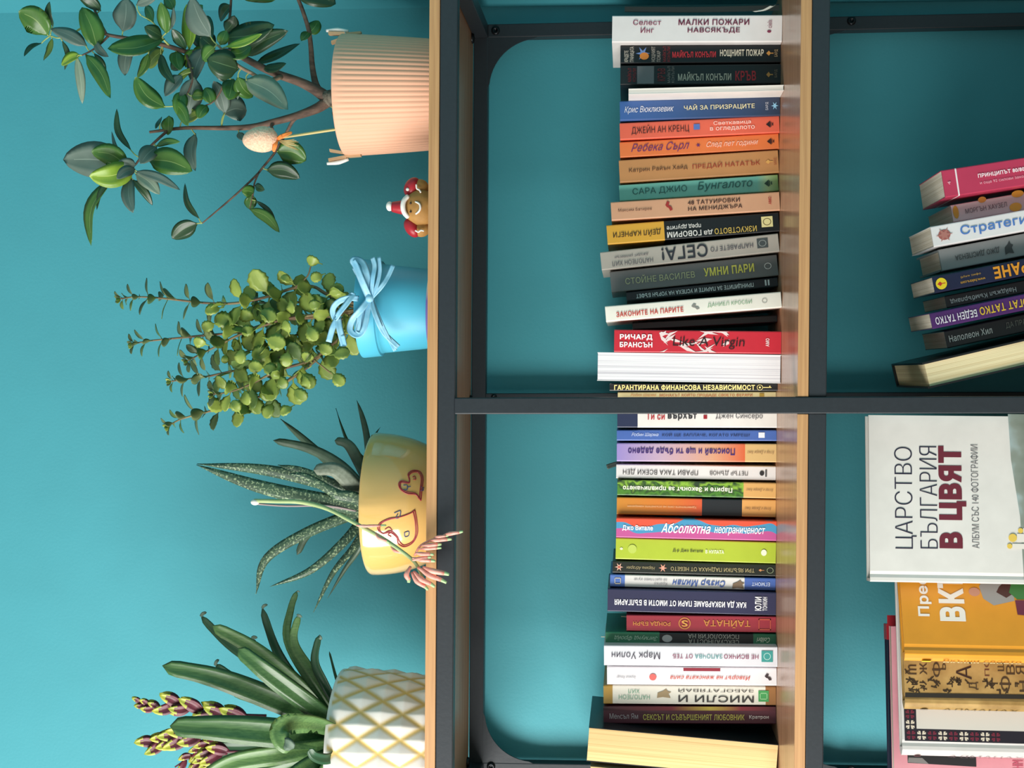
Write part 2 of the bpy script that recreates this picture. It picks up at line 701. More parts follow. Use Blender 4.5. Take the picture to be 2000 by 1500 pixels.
def ushell(t, d, z0, z1, c, r=.0012, off=0.0, inner=True, bulge=0.0, hinge=0.0):
    """cover shell: spine at y=0, boards reaching back to y=d; closed solid"""
    h = t / 2
    O = [(h + off, d), ]
    if hinge:
        O += [(h + off, .012), (h + off - hinge, .0085), (h + off, .005)]
    O += [(h + off, r), (h - r * .3 + off, r * .3 - off), (h - r, -off)]
    if bulge:
        for i in range(1, 6):
            a = -1 + i / 3
            O.append((-a * (h - r), -off - bulge * (1 - a * a)))
    O += [(-h + r, -off), (-h + r * .3 - off, r * .3 - off), (-h - off, r)]
    if hinge:
        O += [(-h - off, .005), (-h - off + hinge, .0085), (-h - off, .012)]
    O += [(-h - off, d)]
    I = [(-h - off + c, d), (-h - off + c, r + c), (h + off - c, r + c), (h + off - c, d)]
    P = O + I
    n = len(P)
    V = [(a, b, z0) for a, b in P] + [(a, b, z1) for a, b in P]
    # caps as quads strips: build with bmesh tessellation of concave ngon
    Fc = [tuple(range(n)), tuple(reversed(range(n, 2 * n)))] + [(i, (i + 1) % n, n + (i + 1) % n, n + i) for i in range(n)]
    return V, Fc


def make_book(root, t, d, h, cover, pages='E9E2D0', pdark='CFC5AD', hard=False, rough=0.35, bulge=0.0, covermat=None):
    c = .0022 if hard else BT
    c = min(c, t * .2)
    ov = .003 if hard else 0.0006
    V, Fc = ushell(t, d, 0, h, c, bulge=bulge, hinge=.0012 if hard else 0)
    mk('cover', V, Fc, covermat or mat(cover, rough, .04, 40, .03), root)
    V, Fc = box(-t / 2 + c, t / 2 - c, c + .0014, d - (ov if hard else .0004), ov, h - ov)
    if not hard:
        V, Fc = box(-t / 2 + c, t / 2 - c, c + .0014, d - .0003, .0005, h - .0005)
    mk('page_block', V, Fc, page_mat(pages, pdark), root)


def spine_patch(root, t, h, z0, z1, color=None, v0=None, v1=None, material=None, d=None, name='spine_band'):
    if v0 is None:
        V, Fc = ushell(t, d or .004, z0, z1, BT * .3, off=.00012)
        return mk(name, V, Fc, material or mat(color, .38), root)
    x1, x0 = t / 2 - v0 * t, t / 2 - v1 * t
    V, Fc = box(x0, x1, -.00035, .0002, z0, z1)
    return mk(name, V, Fc, material or mat(color, .38), root)


class Book:
    pass


def book(spec, zshelf, label, cover, texts=(), patches=(), d=.135, Y=None, group=None, **kw):
    xL, y1L, y2L, xR, y1R, y2R = spec
    mL, mR = (y1L + y2L) / 2, (y1R + y2R) / 2
    if Y is None:
        lo, hi = 0.0, .30
        for _ in range(30):
            mid = (lo + hi) / 2
            if at(xR, mR, mid).z < zshelf:
                hi = mid
            else:
                lo = mid
        Y = (lo + hi) / 2
    T, B = at(xL, mL, Y), at(xR, mR, Y)
    B.z = max(B.z, zshelf) if B.z - zshelf < .02 else B.z
    v = T - B
    th = math.atan2(v.x, v.z)
    if v.x * v.x + (v.z) ** 2 > 0:
        if abs(B.z - zshelf) > .003:      # foot is out of the picture: run the spine on down to the board
            k = (T.z - zshelf) / (T.z - B.z)
            B = T - v * k
            v = T - B
    h = v.length
    flip = kw.pop('flip', False)
    t = ((y2L - y1L) + (y2R - y1R)) / 2 / ppm(Y) * math.cos(th) - .0003
    root = thing('book', label, 'book', (0, 0, 0), group)
    d = min(d, .2965 - Y)
    zz = zshelf + t / 2 * abs(math.sin(th)) + .0002
    h -= t / 2 * abs(math.sin(th))
    if flip:
        root.location = (B.x, Y + d * .995, zz)
        root.rotation_euler = (0, th, 0)
        root.rotation_euler = (Matrix.Rotation(th, 3, 'Y') @ Matrix.Rotation(math.pi, 3, 'Z')).to_euler()
    else:
        root.location = (B.x, Y, zz)
        root.rotation_euler = (0, th, 0)
    make_book(root, t, d, h, cover, **kw)
    zof = lambda x: h * (xR2 - x) / (xR2 - xL)
    # pixel x at the foot (may lie outside the frame)
    xR2 = to_px(Vector((B.x, Y, zshelf)))[0]
    for p in patches:
        x1, x2, c = p[0], p[1], p[2]
        v0 = p[3] if len(p) > 3 else None
        v1 = p[4] if len(p) > 4 else None
        mt = p[5] if len(p) > 5 else None
        z1_, z0_ = min(h, zof(x1)), max(0, zof(x2))
        if isinstance(c, list):
            mt = ramp_mat('Z', z1_, z0_, c)
            c = None
        spine_patch(root, t, h, z0_, z1_, c, v0, v1, mt, d=(d - .002 if v0 is None else None))
    for tx in texts:
        s, x1, x2, vc, hf, col, mode = tx[:7]
        bold = tx[7] if len(tx) > 7 else 0.0
        shear = tx[8] if len(tx) > 8 else 0.0
        zc = (zof(x1) + zof(x2)) / 2
        xc = t / 2 - vc * t
        L = abs(zof(x1) - zof(x2))
        O = (xc, -.0006 - kw.get('bulge', 0), zc)
        nm = 'spine_lettering'
        if not s.startswith('@'):
            O = (O[0], O[1] - .0005, O[2])
        if s.startswith('@'):      # a drawn mark
            k = s[1:]
            emblem(root, k, O, L, hf * t, col)
            continue
        if mode == 'D':
            lettering(nm, s, O, (0, 0, -1), (1, 0, 0), L, hf * t, col, root, bold, shear)
        elif mode == 'U':
            lettering(nm, s, O, (0, 0, 1), (-1, 0, 0), L, hf * t, col, root, bold, shear)
        else:
            lettering(nm, s, O, (1, 0, 0), (0, 0, 1), hf * t, L, col, root, bold, shear)
    root['_t'] = t
    b = Book()
    b.root, b.t, b.h, b.d, b.Y, b.th = root, t, h, d, Y, th
    del root['_t']
    return b


LIFT = [0]


def emblem(root, k, O, L, W, col):
    """O centre; L extent along the spine, W across"""
    e1, e2 = (0, 0, -1), (1, 0, 0)
    a, b = L / 2, W / 2
    LIFT[0] = (LIFT[0] + 1) % 8
    O = (O[0], O[1] - .00004 * LIFT[0], O[2])
    if k == 'square':
        shape2d('emblem', rect(-a, a, -b, b), O, e1, e2, col, root)
    elif k == 'disc':
        shape2d('emblem', disc(0, 0, a, b), O, e1, e2, col, root)
    elif k == 'frame':
        for q in (rect(-a, a, b * .8, b), rect(-a, a, -b, -b * .8), rect(-a, -a * .85, -b, b), rect(a * .85, a, -b, b)):
            shape2d('emblem', q, O, e1, e2, col, root)
    elif k == 'ring':
        n = 24
        for i in range(n):
            A, B = 2 * math.pi * i / n, 2 * math.pi * (i + 1) / n
            shape2d('emblem', [(a * math.cos(A), b * math.sin(A)), (a * math.cos(B), b * math.sin(B)), (a * .82 * math.cos(B), b * .82 * math.sin(B)), (a * .82 * math.cos(A), b * .82 * math.sin(A))], O, e1, e2, col, root) if i % 1 == 0 else None
    elif k == 'tree':       # small ship-like tree mark
        shape2d('emblem', [(-a, 0), (a * .2, b), (a * .2, -b)], O, e1, e2, col, root)
        shape2d('emblem', [(a * .3, -b * .7), (a * .5, -b * .7), (a * .5, b * .7), (a * .3, b * .7)], O, e1, e2, col, root)
        shape2d('emblem', [(a * .7, -b * .3), (a, -b * .5), (a, b * .5), (a * .7, b * .3)], O, e1, e2, col, root)
    elif k == 'torch':
        shape2d('emblem', [(-a, 0), (-a * .3, b * .8), (a * .1, b * .3), (a * .1, -b * .3), (-a * .3, -b * .8)], O, e1, e2, col, root)
        shape2d('emblem', rect(a * .1, a, -b * .15, b * .15), O, e1, e2, col, root)
    elif k == 'star':
        n = 12
        pts = [((a if i % 2 == 0 else a * .35) * math.cos(2 * math.pi * i / n), (b if i % 2 == 0 else b * .35) * math.sin(2 * math.pi * i / n)) for i in range(n)]
        shape2d('emblem', pts, O, e1, e2, col, root)
    elif k == 'dog':
        pts = [(-a, -b), (-a * .2, -b * .8), (a * .9, -b), (a * .6, -b * .1), (a, b * .3), (a * .5, b * .5), (a * .3, b), (-a * .2, b * .5), (-a * .9, b * .1)]
        shape2d('emblem', pts, O, e1, e2, col, root)
    elif k == 'squiggle':
        pts = [(-a, b * .2), (-a * .4, b), (a * .2, b * .7), (-a * .1, b * .1), (a * .6, -b * .1), (a, -b * .8), (a * .3, -b), (-a * .1, -b * .4), (-a * .6, -b * .2)]
        shape2d('emblem', pts, O, e1, e2, col, root)
    elif k == 'key':
        emblem(root, 'ring', (O[0], O[1], O[2] + L * .3), L * .42, W, col)
        emblem(root, 'disc', (O[0], O[1], O[2] + L * .3), L * .14, W * .35, col)
        shape2d('emblem', rect(-a * .15, a, -b * .15, b * .15), O, e1, e2, col, root)
        shape2d('emblem', rect(a * .7, a * .85, b * .1, b * .6), O, e1, e2, col, root)
    elif k == 'splash':
        rr = random.Random(3)
        for i in range(26):
            ca, cb = rr.uniform(-a, a), rr.uniform(-b, b)
            ang = rr.uniform(-.9, .9)
            l, ww = rr.uniform(.10, .32) * a, rr.uniform(.015, .06) * a
            p = []
            for u, v in ((-l, 0), (0, ww), (l, 0), (0, -ww)):
                q = (ca + u * math.cos(ang) - v * math.sin(ang), cb + u * math.sin(ang) + v * math.cos(ang))
                p.append((max(-a, min(a, q[0])), max(-b, min(b, q[1]))))
            shape2d('emblem', p, (O[0], O[1] + .0003 + i * .000004, O[2]), e1, e2, col, root)


Z2, Z3 = ZS[1], ZS[2]
G1, G2 = 'books on the middle shelf, right bay', 'books on the middle shelf, left bay'
W_, K_ = 'F2EEEC', '15171B'
book((1196, 31, 82, 1528, 28.5, 82), Z2, 'thick white paperback with purple capitals, at the right end of the middle shelf', 'EDE8E6',
     [('Селест', 1237, 1292, .27, .2, '8A3A55', 'D', .01), ('Инг', 1252, 1278, .56, .2, '8A3A55', 'D', .01),
      ('МАЛКИ ПОЖАРИ', 1326, 1464, .27, .22, '6E2440', 'D', .02), ('НАВСЯКЪДЕ', 1344, 1446, .58, .22, '6E2440', 'D', .02),
      ('ciela', 1499, 1508, .35, .3, '8A3A55', 'H'), ('@disc', 1499, 1507, .62, .1, '8A3A55', 'D')], group=G1, d=.14)
book((1212, 88.5, 125, 1525, 87, 121), Z2, 'black paperback with red and white title and a small blue flame picture', K_,
     [('КРАДЕТЕ\nГРАНИЦАТА', 1220, 1240, .5, .85, 'D8D2C4', 'H'), ('@star', 1242, 1270, .45, .8, '6E8FC8', 'D'), ('@disc', 1250, 1268, .6, .4, 'E08A3A', 'D'),
      ('НОЩНИЯТ\nПОЖАР', 1273, 1291, .5, .85, 'B8B2A8', 'H'), ('МАЙКЪЛ\nКОНЪЛИ', 1294, 1310, .5, .85, '8A2A30', 'H'),
      ('МАЙКЪЛ КОНЪЛИ', 1314, 1399, .5, .42, 'C8303A', 'D', .03), ('НОЩНИЯТ ПОЖАР', 1407, 1492, .5, .44, 'EAE2CC', 'D', .03),
      ('@torch', 1497, 1511, .5, .35, 'E0A050', 'D'), ('БАРД', 1513, 1520, .5, .4, 'D0B080', 'H')], group=G1)
book((1212, 128, 166, 1525, 124.5, 163), Z2, 'black paperback with a grey face photo and grey and red title', '17181B',
     [('МАЙКЪЛ\nКОНЪЛИ', 1225, 1243, .5, .7, '7A2228', 'H'), ('КРЪВ', 1285, 1300, .5, .65, '7A2228', 'H', .02),
      ('МАЙКЪЛ\nКОНЪЛИ', 1303, 1318, .5, .85, '8A8680', 'H'), ('МАЙКЪЛ КОНЪЛИ', 1325, 1429, .6, .45, 'B8B4A4', 'D', .03), ('КРЪВ', 1437, 1477, .6, .5, 'B02A36', 'D', .03),
      ('@torch', 1497, 1510, .55, .35, 'C89048', 'D'), ('БАРД', 1513, 1519, .5, .4, '90806A', 'H')],
     [(1245, 1278, '77777A', .05, .95)], group=G1)
# an oval face print
bk = book((1225, 173, 185, 1528, 166, 177), Z2, 'thin white booklet with its page edges facing out, beside the black paperbacks', 'F3EFE8', [], group=G1, d=.12, flip=True, pages='F6F2EA', pdark='D8D2C6', Y=.146)
book((1211, 198, 235, 1524, 187, 226), Z2, 'blue paperback with white script author and pale yellow capitals', '35507F',
     [('Крис Вюклизевик', 1220, 1317, .5, .4, 'E6E8F0', 'D', .0, .3), ('ЧАЙ ЗА ПРИЗРАЦИТЕ', 1337, 1475, .46, .34, 'E8DFB0', 'D', .01),
      ('БАРД', 1496, 1502, .5, .4, 'C8CCD8', 'H'), ('@star', 1507, 1521, .5, .45, '8FC8E8', 'D')],
     [(1211, 1524, [(0, '3F66A8'), (.5, '33507F'), (1, '2C3A52')])], group=G1)
book((1211, 240, 273.5, 1523, 225.5, 258.5), Z2, 'coral red paperback with black author name and small blue square', 'EC6A50',
     [('ДЖЕЙН АН КРЕНЦ', 1234, 1347, .48, .58, '2A1416', 'D', .0), ('@square', 1356, 1368, .45, .33, '5A78C0', 'D'),
      ('Светкавица', 1395, 1468, .3, .26, 'FFD9CC', 'D', .01), ('в огледалото', 1388, 1475, .64, .26, 'FFD9CC', 'D', .01), ('@tree', 1497, 1511, .5, .4, '2A1416', 'D')], group=G1)
book((1211, 277, 308.5, 1522, 260.5, 290.5), Z2, 'orange paperback with purple handwritten author and pink script title', 'EE7E42',
     [('Ребека Сърл', 1233, 1348, .5, .65, '6A2A6E', 'D', .0, .45), ('@star', 1360, 1370, .48, .3, '6A2A6E', 'D'), ('След пет години', 1381, 1482, .5, .42, 'FFCBB4', 'D', .01, .4), ('@tree', 1499, 1513, .5, .42, '3A1A16', 'D')], group=G1)
book((1210, 313, 357, 1522, 292.5, 337), Z2, 'tan brown paperback with dark author name and rust red capitals', 'C98E58',
     [('Катрин Райън Хайд', 1229, 1344, .5, .24, '5A3A24', 'D', .005), ('ПРЕДАЙ НАТАТЪК', 1354, 1486, .5, .3, 'A03A26', 'D', .005), ('@torch', 1497, 1511, .5, .25, 'E8B060', 'D'), ('БАРД', 1513, 1519, .5, .3, 'A04A30', 'H')], group=G1)
book((1210, 362, 392.5, 1521, 340, 373.5), Z2, 'mint green paperback with dark green letters and a leafy green foot', '80CFC0',
     [('САРА ДЖИО', 1236, 1343, .5, .45, '2E6A66', 'D', .0), ('Бунгалото', 1364, 1471, .45, .6, '2E6A66', 'D', .005, .2), ('@tree', 1494, 1509, .5, .45, '24483A', 'D')],
     [(1480, 1521, [(0, '80CFC0'), (.5, 'B8D8A0'), (1, '8FB068')])], group=G1)
book((1194, 396, 430, 1524, 373, 412), Z2, 'peach coloured hardback with black capitals and a small red emblem', 'DCA682',
     [('Максим Батирев', 1208, 1274, .5, .2, '5A3A2C', 'D'), ('@squiggle', 1301, 1315, .4, .55, 'A8322E', 'D'), ('48 ТАТУИРОВКИ', 1345, 1447, .3, .23, '4A2E26', 'D', .02), ('НА МЕНИДЖЪРА', 1345, 1451, .66, .25, '4A2E26', 'D', .02), ('АМО', 1502, 1508, .45, .4, 'B0342E', 'H', .02)], group=G1, d=.14)
book((1186, 441, 477, 1523, 413.5, 453), Z2, 'black book with an ochre yellow top and upside down white and gold title', '16181B',
     [('ДЕЙЛ КАРНЕГИ', 1198, 1292, .55, .4, '3A2A14', 'U', .01), ('ГОВОРИМ', 1304, 1371, .75, .3, 'E8E6E0', 'U', .02), ('да', 1376, 1393, .75, .26, 'D8D6D0', 'U', .02),
      ('ИЗКУСТВОТО', 1397, 1479, .75, .3, 'D8B858', 'U', .01), ('пред другите', 1304, 1371, .35, .24, 'E8E6E0', 'U', .01), ('@square', 1489, 1511, .45, .55, 'F0E2A0', 'D'), ('@ring', 1492, 1508, .45, .38, '6A5A30', 'D')],
     [(1186, 1299, 'E4AC3C')], group=G1, d=.14)
book((1174, 493, 528, 1523, 455, 492), Z2, 'mottled beige grey book with a big upside down dark title and exclamation mark', 'B9B1A6',
     [('НАПОЛЕОН ХИЛ', 1196, 1276, .72, .26, '56555C', 'U'), ('джудит уилямсън', 1202, 1268, .35, .16, '56555C', 'U'), ('СЕГА!', 1294, 1384, .5, .72, '2E3038', 'U', .015), ('НАПРАВЕТЕ ГО', 1390, 1473, .5, .26, '56555C', 'U', .01),
      ('@square', 1481, 1502, .45, .52, '4A5152', 'D'), ('@ring', 1484, 1499, .45, .36, '9AA09C', 'D')], group=G1, d=.145)
book((1193, 530.5, 572, 1521, 497, 538), Z2, 'plain grey book with pale yellow author and bright yellow title', '6E7070',
     [('СТОЙНЕ ВАСИЛЕВ', 1222, 1359, .5, .38, 'C8C89A', 'D', .0), ('УМНИ ПАРИ', 1377, 1475, .5, .4, 'F4E96A', 'D', .03), ('@ring', 1495, 1509, .5, .3, 'ECECE8', 'D')], group=G1, d=.14)
book((1224, 569.5, 589, 1520, 541, 559), Z2, 'thin black booklet with small white upside down capitals', '131C24',
     [('ПРИНЦИПИТЕ ЗА ПАРИТЕ И УСПЕХА НА УОРЪН БЪФЕТ', 1243, 1473, .55, .55, 'E6E8E8', 'U', .02), ('II', 1495, 1504, .5, .6, 'E6E8E8', 'U', .03)], group=G1)
book((1183, 599, 628, 1521, 569, 602), Z2, 'ivory white book with a red title and green author name', 'EFECE0',
     [('ЗАКОНИТЕ НА ПАРИТЕ', 1204, 1336, .6, .34, 'C2382E', 'D', .02), ('@squiggle', 1352, 1368, .5, .4, '8A8A84', 'D'), ('ДАНИЕЛ КРОСБИ', 1384, 1470, .5, .3, '6FA078', 'D', .0), ('@ring', 1490, 1500, .5, .3, '9A9A94', 'D')], group=G1, d=.14, Y=.146)
book((1236, 633, 641, 1507, 612, 634), Z2, 'black book pushed back in the dark gap beside the red book', '10191E', [], group=G1, Y=.19, d=.13)
bk = book((1200, 643.5, 688, 1520, 647.5, 691), Z2, 'red book with white block author name and black handwritten title over white streaks', 'CC2A3A',
          [('РИЧАРД', 1211, 1275, .33, .27, 'FFFFFF', 'D', .035), ('БРАНСЪН', 1211, 1275, .66, .24, 'FFFFFF', 'D', .035), ('@splash', 1288, 1425, .5, .95, 'F0DAD8', 'D'),
           ('Like A Virgin', 1315, 1455, .55, .55, '2A1012', 'D', .0, .1), ('АМО', 1496, 1503, .5, .36, 'F6E6E6', 'H', .02)], group=G1, Y=.148)
book((1167, 687, 744.5, 1520, 694, 748), Z2, 'thick book with white page edges facing out, between the red and black books', 'F0EEEE', [], group=G1, flip=True, pages='F4F2F4', pdark='C4C0C8', Y=.150, d=.14)
book((1191, 749.5, 764, 1519, 750, 763.5), Z2, 'thin black book with pale gold capitals and a gold key', '1A1C1E',
     [('ГАРАНТИРАНА ФИНАНСОВА НЕЗАВИСИМОСТ', 1200, 1475, .5, .8, 'E4D68A', 'D', .035), ('@key', 1479, 1507, .5, .8, 'E4D68A', 'D')], group=G1)
book((1207, 765.5, 792, 1516, 765, 791), Z2, 'cream yellow book with small red capitals, half hidden by the centre post', 'EBDDA4',
     [('Робин Шарма', 1232, 1282, .25, .22, 'D0803A', 'D', 0, .3), ('МОНАХЪТ КОЙТО ПРОДАДЕ СВОЕТО ФЕРАРИ', 1289, 1470, .25, .26, 'C0602E', 'D', .01), ('@square', 1484, 1493, .25, .25, 'B8963A', 'D')], group=G1)
book((1206, 797, 835, 1518, 797, 836), Z2, 'white book with a navy top and red and black title beside the centre post', 'E6E2DC',
     [('Ти си', 1263, 1299, .42, .36, 'B02028', 'D', .02), ('върхът', 1305, 1362, .45, .38, '26262C', 'D', .03), ('@square', 1375, 1382, .45, .2, '9A1E2A', 'D'), ('Джен Синсеро', 1399, 1490, .42, .34, '3A3A42', 'D', .0)],
     [(1206, 1246, '27304E')], group=G2)
book((1205, 839.5, 861, 1517, 840.5, 861.5), Z2, 'thin blue book with white script and black capitals', '4A6AB2',
     [('Робин Шарма', 1234, 1287, .45, .4, 'D0DAF0', 'D', 0, .35), ('КОЙ ЩЕ ЗАПЛАЧЕ, КОГАТО УМРЕШ?', 1294, 1465, .45, .36, '1C2A50', 'D', .015), ('@square', 1482, 1494, .45, .5, 'E8ECF4', 'D')], group=G2)
book((1205, 865.5, 901, 1517, 867, 903), Z2, 'lilac to orange paperback with upside down purple title and tan foot', 'C9A6C0',
     [('Поискай и ще ти бъде дадено', 1227, 1436, .42, .45, '3C2470', 'U', .025), ('Естер и Джери Хикс', 1460, 1512, .45, .22, '8A6A48', 'U', 0, .3)],
     [(1205, 1456, [(0, '9A8ACB'), (.35, 'C4A8BC'), (.75, 'D9A07E'), (1, 'D8643A')]), (1456, 1517, 'D9B478')], group=G2)
book((1204, 906, 935, 1515.5, 911.5, 938), Z2, 'white book with upside down thin black capitals and small round mark', 'E3E0DE',
     [('ПРАВИ ТАКА ВСЕКИ ДЕН', 1217, 1364, .5, .42, '33302E', 'U', .005), ('ПЕТЪР ДЪНОВ', 1387, 1461, .5, .36, '33302E', 'U', .005), ('@disc', 1484, 1493, .5, .35, '2A2A2A', 'D'), ('@square', 1495, 1498, .5, .5, '4A4A4A', 'D')], group=G2)
gm = ramp_mat('X', -.012, .012, [(0, '2E5A26'), (.3, '4F8A2C'), (.5, '2A4A24'), (.7, '8FBF3E'), (1, '2C4226')], noise=1.6, nscale=90)
book((1206, 937.5, 967, 1516, 943.5, 974), Z2, 'green leafy paperback with upside down white title and tan foot', '4C8A34',
     [('Парите и Законът за привличането', 1217, 1431, .48, .4, 'F2F4E0', 'U', .03), ('Естер и Джери Хикс', 1458, 1510, .45, .22, '8A6A48', 'U', 0, .3)],
     [(1206, 1453, None, None, None, gm), (1453, 1516, 'E0AE68')], group=G2)
book((1205, 971.5, 1004, 1515.5, 976, 1011), Z2, 'orange paperback with a black block and tan foot', 'D8842E',
     [('Удивителната сила на осъзнатите намерения', 1226, 1361, .5, .16, 'E8C090', 'U', 0, .1), ('Естер и Джери Хикс', 1455, 1506, .5, .2, '8A6A48', 'U', 0, .3)],
     [(1205, 1372, [(0, 'D08A30'), (.6, 'D97A2C'), (1, 'D85A34')]), (1372, 1450, '1E2428'), (1450, 1516, 'E2A65E')], group=G2)
cm = ramp_mat('X', -.014, .014, [(0, 'C85A9A'), (.36, '4A9AC4'), (.68, 'E8583E')], noise=2.2, nscale=14, const=True)
book((1204, 1012, 1049, 1517, 1017, 1057.5), Z2, 'pink, blue and coral wavy paperback with white handwritten title', '4A9AC4',
     [('Джо Витале', 1216, 1276, .5, .3, 'FFFFFF', 'D', .03), ('Абсолютна', 1292, 1389, .46, .5, 'FFFFFF', 'D', .02, .35), ('неограниченост', 1396, 1495, .56, .42, 'FFFFFF', 'D', .015, .3)],
     [(1204, 1517, None, None, None, cm)], group=G2)
book((1203, 1050.5, 1092, 1516, 1059, 1101), Z2, 'wide lime green paperback with small centred lettering', 'B4C83A',
     [('Д-р Джо Витале', 1315, 1374, .52, .17, '3C4420', 'D', .02), ('В НУЛАТА', 1379, 1415, .52, .17, 'F4F8DC', 'D', .03), ('@disc', 1227, 1244, .5, .42, 'C2D45C', 'D'), ('@disc', 1487, 1498, .5, .3, 'F0F4D8', 'D'), ('@disc', 1211, 1217, .5, .12, 'E4ECC0', 'D')], group=G2)
book((1197, 1095, 1119, 1515, 1102.5, 1126), Z2, 'dark green book with two small pink flowers on its spine', '1F261F',
     [('@star', 1201, 1218, .5, .75, 'E8B8A4', 'D'), ('@star', 1287, 1304, .5, .75, 'E8A48C', 'D'), ('@disc', 1207, 1212, .5, .2, 'B8503A', 'D'), ('Наринe Абгарян', 1224, 1280, .5, .36, 'A89A70', 'U', 0, .3), ('ТРИ ЯБЪЛКИ ПАДНАХА ОТ НЕБЕТО', 1311, 1474, .5, .4, 'B8A878', 'U', .005), ('@torch', 1482, 1493, .5, .3, 'C88A58', 'D'), ('@ring', 1498, 1511, .5, .5, '8A9A78', 'D')], group=G2)
book((1192, 1121.5, 1146, 1515, 1129.5, 1153.5), Z2, 'white book with blue ends, blue upside down script and a brown dog print', 'E4E2DE',
     [('Сизър Милан', 1314, 1417, .5, .65, '3A5AA0', 'U', .02, .25), ('Кратко\nза щастливо куче', 1239, 1304, .5, .6, '7A7A80', 'U'), ('@dog', 1431, 1455, .55, .7, '7A6650', 'D'), ('ЕГМОНТ', 1469, 1504, .5, .3, 'C8D4EC', 'U', .02), ('@frame', 1201, 1213, .5, .5, 'E8D8A8', 'D')],
     [(1192, 1221, '5578C0'), (1455, 1515, '4A6AB4')], group=G2)
book((1187, 1149.5, 1194, 1516, 1157, 1202.5), Z2, 'wide navy book with bold white upside down capitals', '2E3050',
     [('КАК ДА ИЗКАРВАМЕ ПАРИ ОТ ИМОТИ В БЪЛГАРИЯ', 1201, 1458, .55, .3, 'ECECF0', 'U', .035), ('ЮЛИ', 1475, 1488, .5, .6, 'ECECF0', 'H', .03), ('ТОНКИН', 1490, 1499, .5, .6, 'ECECF0', 'H', .02)], group=G2, d=.14)
book((1224, 1201, 1232, 1516, 1204, 1236), Z2, 'shorter dark red book with gold upside down title and round seal', '9E2E3C',
     [('ТАЙНАТА', 1375, 1466, .5, .5, 'D08A3C', 'U', .01), ('РОНДА БЪРН', 1237, 1310, .5, .3, 'D08A3C', 'U', .02), ('@ring', 1326, 1350, .48, .75, 'C8803A', 'D'), ('S', 1332, 1344, .48, .4, 'E0A048', 'U', .02), ('@frame', 1482, 1506, .5, .7, 'C0503A', 'D')], group=G2)
book((1183, 1233.5, 1256, 1516, 1239, 1261.5), Z2, 'black book with green ends and a small sculpted head print', '1C2224',
     [('Зигмунд Фройд', 1200, 1285, .5, .5, 'B8D8C0', 'U', 0, .4), ('@disc', 1294, 1314, .5, .65, 'B8B8B8', 'D'), ('ПСИХОЛОГИЯ НА', 1345, 1444, .25, .38, 'B8B8AE', 'U', .005), ('СЕКСУАЛНОСТТА', 1346, 1444, .72, .38, 'B8B8AE', 'U', .005), ('Colibri', 1478, 1504, .5, .45, 'E0ECD8', 'U', .01, .4)],
     [(1183, 1289, '2E7A58'), (1472, 1516, '2E7A58')], group=G2)
book((1180, 1260, 1300, 1519, 1263.5, 1303), Z2, 'wide white book with upside down letters and a teal square at its foot', 'E4E4EA',
     [('Марк Уолин', 1195, 1290, .45, .42, '3A3444', 'U', .0), ('НЕ ВСИЧКО', 1415, 1482, .5, .22, '8A3A5A', 'U', .01), ('ЗАПОЧВА', 1358, 1412, .5, .22, '5A9A9A', 'U', .01), ('ОТ ТЕБ', 1315, 1354, .5, .22, '8A3A5A', 'U', .01), ('@square', 1488, 1510, .47, .55, '3A9A94', 'D'), ('@ring', 1492, 1506, .47, .35, 'B8DCD4', 'D')], group=G2)
book((1186, 1302, 1337.5, 1517.5, 1305, 1339.5), Z2, 'white book with red upside down italic title and a pink dot', 'EDE9EC',
     [('Зорина Ренар', 1205, 1243, .55, .18, '8A8A90', 'U', 0, .3), ('@disc', 1269, 1283, .55, .38, 'E06A64', 'D'), ('@star', 1268, 1284, .55, .42, 'E06A64', 'D'), ('Изворът на женската сила', 1310, 1466, .55, .3, 'D0503C', 'U', .01, .3), ('@squiggle', 1494, 1508, .5, .4, '3A2A2E', 'D')],
     [(1336, 1408, '8E2436', .02, .2)], group=G2)
book((1179, 1339, 1374, 1516, 1341, 1378.5), Z2, 'gold and white book with a large black upside down title and green square', 'E6E2D4',
     [('НАПОЛЕОН', 1209, 1270, .62, .24, '6AA286', 'U', .0), ('ХИЛ', 1228, 1250, .3, .22, '6AA286', 'U'), ('МИСЛИ И', 1326, 1473, .68, .36, '2E2A26', 'U', .01), ('ЗАБОГАТЯВАЙ', 1326, 1473, .25, .2, '3A3632', 'U', .005), ('@dog', 1284, 1312, .4, .5, '9A8460', 'D'), ('@square', 1482, 1502, .5, .6, '3E9A52', 'D'), ('@frame', 1485, 1499, .5, .35, 'A8D8A0', 'D')],
     [(1179, 1197, 'A88434'), (1496, 1516, '9A6A3A')], group=G2)
book((1179, 1380, 1413, 1516, 1380, 1415), Z2, 'glossy maroon book with yellow capitals and white author name', '5A2634',
     [('Меnсъл Ям', 1191, 1247, .55, .32, 'C8B8BC', 'D', 0), ('СЕКСЪТ И СЪВЪРШЕНИЯТ ЛЮБОВНИК', 1257, 1455, .6, .34, 'E8D86A', 'D', .015), ('Кратрон', 1464, 1502, .6, .26, 'D8C8C4', 'D', .03)],
     [(1179, 1516, [(0, '3A1C26'), (.4, '8A2430'), (.62, 'C8B040'), (.8, '8A2430'), (1, '4A1A24')], .0, .22)], group=G2)
book((1146, 1419, 1487, 1518.5, 1454, 1521), Z2, 'thick leaning black book with yellowed page edges facing out', '141C20', [], group=G2, flip=True, pages='EFCF92', pdark='D9B478', Y=.14, d=.15, rough=.3)
book((1150, 1496, 1560, 1519, 1530, 1594), Z2, 'thick tan paged book at the left edge of the photo', 'C9A878', [], group=G2, flip=True, pages='E2BE88', pdark='C8A472', Y=.138, d=.15)
